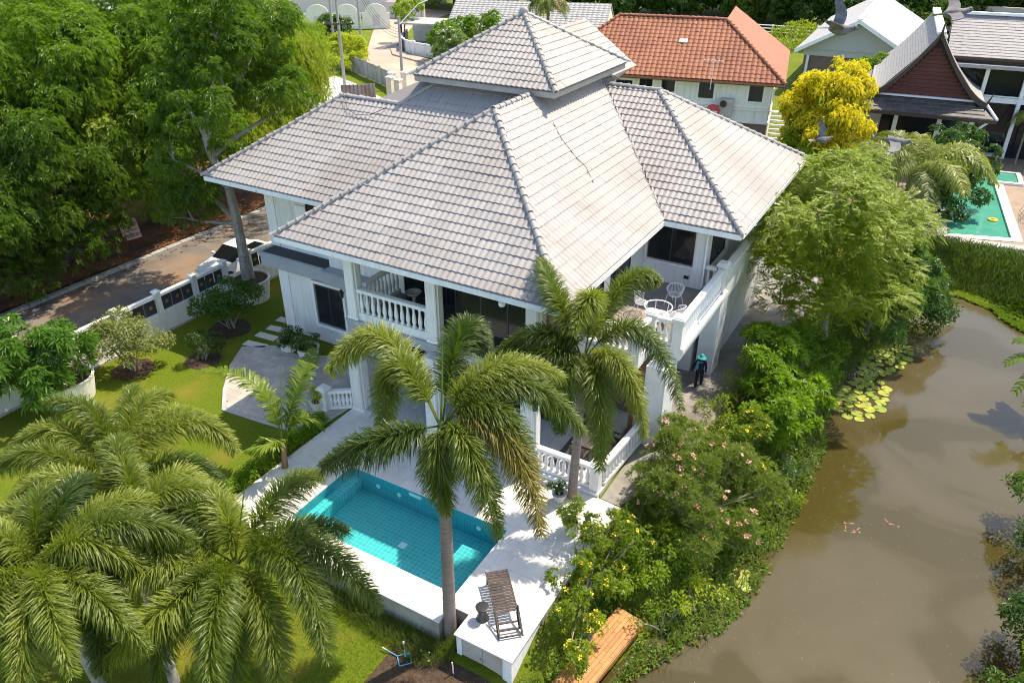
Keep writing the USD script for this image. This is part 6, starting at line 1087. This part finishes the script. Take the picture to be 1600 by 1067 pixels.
# verandah furniture
vt = T('dining_table', 'tan-topped wooden table on the verandah behind the balustrade', 'table', (.15,2.3,.12)); vt.add('table_top', chbox(-.25,.65,1.6,3.1,.80,.85,.02), 'tan_top'); vt.add('apron', bb(-.2,.6,1.65,1.69,.68,.799), 'dark_wood'); vt.add('apron', bb(-.2,.6,3.01,3.05,.68,.799), 'dark_wood')
for x, y in ((-.18,1.68),(.58,1.68),(.58,3.02),(-.18,3.02)): vt.add('leg', bb(x-.035,x+.035,y-.035,y+.035,.127,.679), 'dark_wood')
def slat_chair(label, x, y, deg):
    t = T('slatted_chair', label, 'chair', (x,y,.12)); q = local(deg, (x,y,.127))
    for sx in (-1, 1): t.add('back_leg', q(bb(sx*.24-.025,sx*.24+.025,.2,.25,0,.98)), 'dark_wood'); t.add('front_leg', q(bb(sx*.24-.025,sx*.24+.025,-.25,-.2,0,.62)), 'dark_wood'); t.add('arm', q(bb(sx*.24-.035,sx*.24+.035,-.26,.19,.621,.65)), 'dark_wood')
    for k in range(6): t.add('seat_slat', q(bb(-.21,.21,-.24+.075*k,-.18+.075*k,.40,.42)), 'dark_wood')
    for k in range(5): t.add('back_slat', q(bb(-.214,.214,.21,.235,.50+.1*k,.57+.1*k)), 'dark_wood')
slat_chair('dark slatted chair tucked against the end of the tan table', .2, 1.3, 180); slat_chair('dark slatted armchair beside the white column, left on the verandah', -.85, 3.6, 60); slat_chair('dark slatted chair on the right side of the tan table', 1.0, 2.7, -90)
bt = T('birdbath', 'small stone pedestal bowl in the dark balcony corner', 'birdbath', (-7.3,2.4,3.86)); bt.add('pedestal', lathe([(.16,0),(.10,.06),(.05,.2),(.06,.4),(.10,.5)], (-7.3,2.4,3.861), 14), 'concrete', smooth=40); bt.add('bowl', lathe([(.05,.5),(.26,.60),(.30,.68),(.27,.68),(.03,.58)], (-7.3,2.4,3.861), 18), 'concrete', smooth=40)
# parked car behind the wall
CR = T('parked_car', 'white car parked in the lane behind the garden wall and the planter tree', 'car', (-22.6,7.2,0)); cxx = -22.6; cy0 = 5.0
sec = [(0,.55,.30,.62),(.25,.80,.28,.78),(1.15,.84,.25,.92),(1.5,.84,.25,.95),(2.9,.84,.25,.97),(3.9,.82,.27,.95),(4.25,.72,.32,.85)]; V = []
for y, hw_, zb, zt in sec: V += [[-hw_*.96,y,zb],[hw_*.96,y,zb],[hw_,y,(zb+zt)/2],[hw_*.93,y,zt],[-hw_*.93,y,zt],[-hw_,y,(zb+zt)/2]]
V = np.array(V)+[cxx,cy0,0]; F = []
for i in range(len(sec)-1):
    for k in range(6): a, b_ = i*6+k, i*6+(k+1) % 6; F.append([a, b_, b_+6, a+6])
F = quads(F); F = np.vstack([F, [[0,2,1],[0,3,2],[0,4,3],[0,5,4]], np.array([[0,1,2],[0,2,3],[0,3,4],[0,4,5]])+6*(len(sec)-1)]); CR.add('body', (V, F), 'car_paint', smooth=50)
cab_ = [(1.25,.76,.93),(1.95,.62,1.42),(3.0,.62,1.46),(3.9,.72,.96)]; V = np.array([[s_*w_,y,z] for y, w_, z in cab_ for s_ in (-1,1)])+[cxx,cy0,0]; CR.add('roof', (lambda m: m)(cat((V[2:6]+[0,0,.012], np.array([[0,1,3],[0,3,2]])))), 'car_paint'); CR.add('windscreen', (V[:4], np.array([[0,1,3],[0,3,2]])), 'car_glass'); CR.add('rear_window', (V[4:8], np.array([[0,1,3],[0,3,2]])), 'car_glass')
for s_ in (0, 1): CR.add('side_window', (V[[0+s_,2+s_,4+s_,6+s_]], np.array([[0,1,2],[0,2,3]] if s_ == 0 else [[0,2,1],[0,3,2]])), 'car_glass')
for x in (-.78,.78):
    for y in (.85,3.45): w_ = CR.add('wheel', tube([(cxx+x-.09,cy0+y,.31),(cxx+x+.09,cy0+y,.31)], .31, 20), 'rubber'); CR.add('rim', tube([(cxx+x-.095,cy0+y,.31),(cxx+x+.095,cy0+y,.31)], .19, 16), 'steel', parent=w_)
    CR.add('mirror', bb(cxx+x*1.18-.1,cxx+x*1.18+.1,cy0+1.45,cy0+1.57,.95,1.10), 'car_paint'); CR.add('headlight', bb(cxx+x*.72-.16,cxx+x*.72+.16,cy0+.03,cy0+.16,.58,.70), 'label_white')
# notice board on the verge
NB = T('notice_board', 'leaning white and red notice board among fallen leaves on the far verge', 'sign', (-29.6,6.1,.1)); fa = np.radians(-12); U = np.array([math.sin(-fa)*0+.28,.96,0]); U = unit(np.array([.42,.90,.10])); Vv = unit(np.cross(np.array([.90,-.40,.15]), U)); Vv = Vv if Vv[2] > 0 else -Vv; Nn = unit(np.cross(U, Vv)); Nn = Nn if Nn[0] > 0 else -Nn; bc = np.array([-29.6,6.1,1.25])
def onb(x, y, d=0): return bc+U*x+Vv*y+Nn*d
def brd(x0_, x1_, y0_, y1_, d0, d1): return prism([onb(x0_,y0_,d0),onb(x1_,y0_,d0),onb(x1_,y1_,d0),onb(x0_,y1_,d0)], Nn*(d1-d0))
NB.add('board', brd(-.46,.46,-.55,.55,0,.02), 'sign_board'); NB.add('red_band', brd(-.46,.46,-.30,-.26,.022,.026), 'sign_red'); NB.add('red_band', brd(-.46,-.32,-.55,-.31,.022,.026), 'sign_red')
lr = np.random.default_rng(5)
for y, h_, n, x0_, w_ in ((.36,.13,3,.02,.08),(.14,.20,8,-.42,.085),(-.10,.10,9,-.40,.07),(-.44,.11,8,-.26,.07)):
    for k in range(n):
        x = x0_+k*(w_+.02); parts = [brd(x,x+w_*.3,y,y+h_,.023,.029)]
        if k % 2: parts.append(brd(x+w_*.3+.001,x+w_,y+h_*.7,y+h_,.023,.029))
        if k % 3 != 1: parts.append(brd(x+w_*.3+.001,x+w_,y,y+h_*.28,.023,.029))
        if k % 3: parts.append(brd(x+w_*.72,x+w_,y+h_*.29,y+h_*.69,.023,.029))
        NB.add('letter', cat(*parts), 'sign_red')
for x in (-.36,.36): NB.add('post', tube([onb(x,-.56,-.03), np.append(onb(x,-.56,-.03)[:2], .0)], .03, 6), 'dark_wood')
lf_n = 5200; lp = gr.uniform([-34,-8],[-27.2,14],(lf_n,2)); lp = lp[gr.random(lf_n) < np.where(lp[:,0] > -28.3, .18, .9)]
one('fallen_leaves', leaves(np.column_stack([lp, np.where(lp[:,0] < -28.3, .2, .02)]), unit(gr.normal(size=(len(lp),3))*[1,1,.2]), np.tile([0,0,1.0],(len(lp),1))+gr.normal(0,.3,(len(lp),3)), .22, .09, .1), 'litter', 'orange fallen leaves on the verge beyond the lane', kind='stuff')

# ================================================================ PERSON AND PIGEONS
import manifold3d as m3
def hull_limbs(bones, edge=.045, it=4):
    out = None
    for (a, ra), (b_, rb) in bones:
        s = [m3.Manifold.sphere(r_, 16).translate(tuple(map(float, p_))) for p_, r_ in ((a, ra), (b_, rb))]; h = m3.Manifold.batch_hull(s); out = h if out is None else out+h
    m = out.refine_to_length(edge).to_mesh(); t = trimesh.Trimesh(m.vert_properties[:, :3], m.tri_verts, process=False); t.merge_vertices(); trimesh.smoothing.filter_taubin(t, iterations=it); return np.array(t.vertices), np.array(t.faces)
PX, PY = 2.1, 8.55; q = (lambda m, f=local(8, (PX,PY,-.008)): f((np.asarray(m[0])*.86, m[1])))
PE = T('person', 'person in black clothes and a round teal sun hat walking along the concrete path', 'person', (PX,PY,0))
J = dict(pel=(0,0,.86), ch=(0,.03,1.18), nk=(0,.05,1.36), hd=(0,.09,1.50), lh=(-.09,0,.84), rh=(.09,0,.84), lk=(-.10,-.04,.46), rk=(.10,.14,.48), la=(-.10,-.22,.10), ra=(.10,.20,.08), lt=(-.10,-.12,.04), rtt=(.10,.34,.04), ls=(-.18,.04,1.30), rs=(.18,.04,1.30), le=(-.24,.06,1.04), re=(.25,-.02,1.04), lw=(-.20,.20,.86), rw=(.25,.02,.82))
def Bn(*l): return [((J[a], ra), (J[b_], rb)) for a, ra, b_, rb in l]
body = hull_limbs(Bn(('pel',.13,'ch',.135),('ch',.13,'nk',.06),('nk',.05,'hd',.095),('lh',.085,'lk',.06),('lk',.058,'la',.04),('rh',.085,'rk',.06),('rk',.058,'ra',.04),('la',.04,'lt',.03),('ra',.04,'rtt',.03),('ls',.055,'le',.042),('le',.04,'lw',.028),('rs',.055,'re',.042),('re',.04,'rw',.028),('ls',.055,'rs',.055)))
hands = []
for w, e_ in (('lw','le'),('rw','re')):
    w_, d = np.array(J[w]), unit(np.array(J[w])-np.array(J[e_])); pc = w_+d*.05; hands.append(hull_limbs([((w_, .026), (pc, .034))]+[((pc+np.array([dx,0,0]), .012), (pc+d*.055+np.array([dx*1.3,.006,0]), .009)) for dx in (-.024,-.008,.008,.024)]+[((pc, .013), (pc+np.array([.0,.045,.0])+d*.02, .010))], .02, 2))
PE.add('body', q(cat(body, *hands)), 'skin', smooth=True)
PE.add('shirt', q(hull_limbs(Bn(('pel',.150,'ch',.155),('ch',.15,'nk',.075),('ls',.072,'le',.056),('le',.054,'lw',.040),('rs',.072,'re',.056),('re',.054,'rw',.040),('ls',.07,'rs',.07)))), 'cloth_black', smooth=True)
PE.add('trousers', q(hull_limbs(Bn(('pel',.145,'lh',.10),('pel',.145,'rh',.10),('lh',.102,'lk',.08),('lk',.078,'la',.066),('rh',.102,'rk',.08),('rk',.078,'ra',.066)))), 'cloth_black', smooth=True)
for f in (('la','lt'),('ra','rtt')): a_, b2 = np.array(J[f[0]])+[0,-.03,-.02], np.array(J[f[1]]); PE.add('shoe', q(hull_limbs([((a_, .05), (b2, .042))])), 'rubber', smooth=True)
PE.add('sun_hat', q(lathe([(.001,1.665),(.06,1.66),(.10,1.61),(.115,1.55),(.20,1.52),(.235,1.49),(.23,1.48),(.11,1.52),(.10,1.53)], (0,.09,0), 24)), 'hat_teal', smooth=True)
PE.add('scarf', q(hull_limbs([(((-.14,-.06,1.32),.06),((-.16,-.13,1.0),.09)),(((-.14,-.06,1.32),.06),((.05,-.08,1.33),.05))])), 'cloth_teal', smooth=True)
def pigeon(label, D, u, v, yaw, roll, wl, wr_, pitch=0, sc=1.0):
    """wl, wr_: wing elevation and sweep in degrees"""
    d = FPX*fw+(u-800)*rt-(v-533.5)*up; c = CAM+d/np.linalg.norm(d)*D; t = T('pigeon', label, 'bird', c, 'pigeons flying over the garden')
    Rm = trimesh.transformations.euler_matrix(math.radians(roll), math.radians(-pitch), math.radians(yaw), 'sxyz')[:3,:3]*sc
    def q(m): return np.asarray(m[0])@Rm.T+c, m[1]
    s = np.array([-.13,-.10,-.05,0,.05,.09,.115,.135,.16,.175]); rr = np.array([.016,.034,.052,.060,.054,.038,.030,.031,.022,.006]); zz = np.array([.012,.008,0,-.004,0,.012,.02,.024,.02,.015])
    t.add('body', q(tube(np.stack([s, 0*s, zz], -1), rr, 12)), 'feather_grey', smooth=True); t.add('beak', q(tube([(.172,0,.016),(.196,0,.008)], [.008,.002], 6)), 'dark_frame'); t.add('head', q(mv((lambda m: (np.array(m.vertices)*.031, np.array(m.faces)))(trimesh.creation.icosphere(2, 1.0)), (.145,0,.028))), 'feather_dark', smooth=True)
    n = 7; tail = []
    for k in range(n): a = math.radians(-16+32*k/(n-1)); e_ = np.array([-.12-.13*math.cos(a), .13*math.sin(a), .012]); w_ = np.array([-math.sin(a), -math.cos(a), 0])*.014; b0 = np.array([-.11, .012*(k-3)/3, .014-.001*k]); tail.append(prism([b0-w_*.4, b0+w_*.4, e_+w_, e_-w_], (0,0,.003)))
    t.add('tail', q(cat(*tail)), 'feather_pale')
    for sg, (el, sw) in ((1, wl), (-1, wr_)):
        el, sw = math.radians(el), math.radians(sw); out = np.array([math.sin(sw), sg*math.cos(sw)*math.cos(el), math.cos(sw)*math.sin(el)]); fwd = unit(np.array([1.0,0,0])-out*out[0]); nrm = np.cross(out, fwd); base = np.array([.02, sg*.03, .02])
        sp_ = np.linspace(0, 1, 9); lead = base+out*sp_[:,None]*.30+fwd*(.055*np.sin(np.pi*sp_)[:,None]-.035*sp_[:,None]**2)+nrm*sg*(.02*np.sin(np.pi*sp_))[:,None]; ch_ = (.135*(1-.12*sp_)*np.sqrt(np.clip(1-sp_**3*.75,0,1)))[:,None]; trail = lead-fwd*ch_
        V = np.vstack([lead+nrm*.006, trail+nrm*.001, lead-nrm*.006, trail-nrm*.001]); i = np.arange(8); Fq = np.vstack([quads(np.stack([i, i+1, i+10, i+9], -1)), quads(np.stack([i+18, i+27, i+28, i+19], -1)), quads(np.stack([i, i+18, i+19, i+1], -1)), quads(np.stack([i+9, i+10, i+28, i+27], -1))]); wng = t.add('wing', q((V, Fq)), 'feather_grey', smooth=30)
        pr = []
        for k in range(7):
            b0 = lead[5]+(lead[8]-lead[5])*k/6-fwd*.03; a = math.radians(10+14*(6-k)); dv = out*math.cos(a)-fwd*math.sin(a); e_ = b0+dv*(.10-.004*(6-k)); w_ = unit(np.cross(dv, nrm))*.010; pr.append(prism([b0-w_*.6, b0+w_*.6, e_+w_*.5, e_-w_*.5], nrm*.002))
        t.add('primaries', q(cat(*pr)), 'feather_dark', parent=wng)
pigeon('grey pigeon with its wing raised, flying past the pale grey gable', 10.0, 1313, 47, 22, 12, (62,-6), (38,-34), -2)
pigeon('dark pigeon with spread wings above the slate roof at the top right', 10.6, 1493, 22, 20, -25, (58,10), (-35,-10), 8)
pigeon('small pigeon in front of the yellow blossom', 15.5, 1286, 219, 28, 8, (70,0), (28,-30), 6)
pigeon('grey-brown pigeon over the coconut palm with one wing swept down', 10.8, 1400, 222, 20, -28, (24,12), (-48,-14), -6)
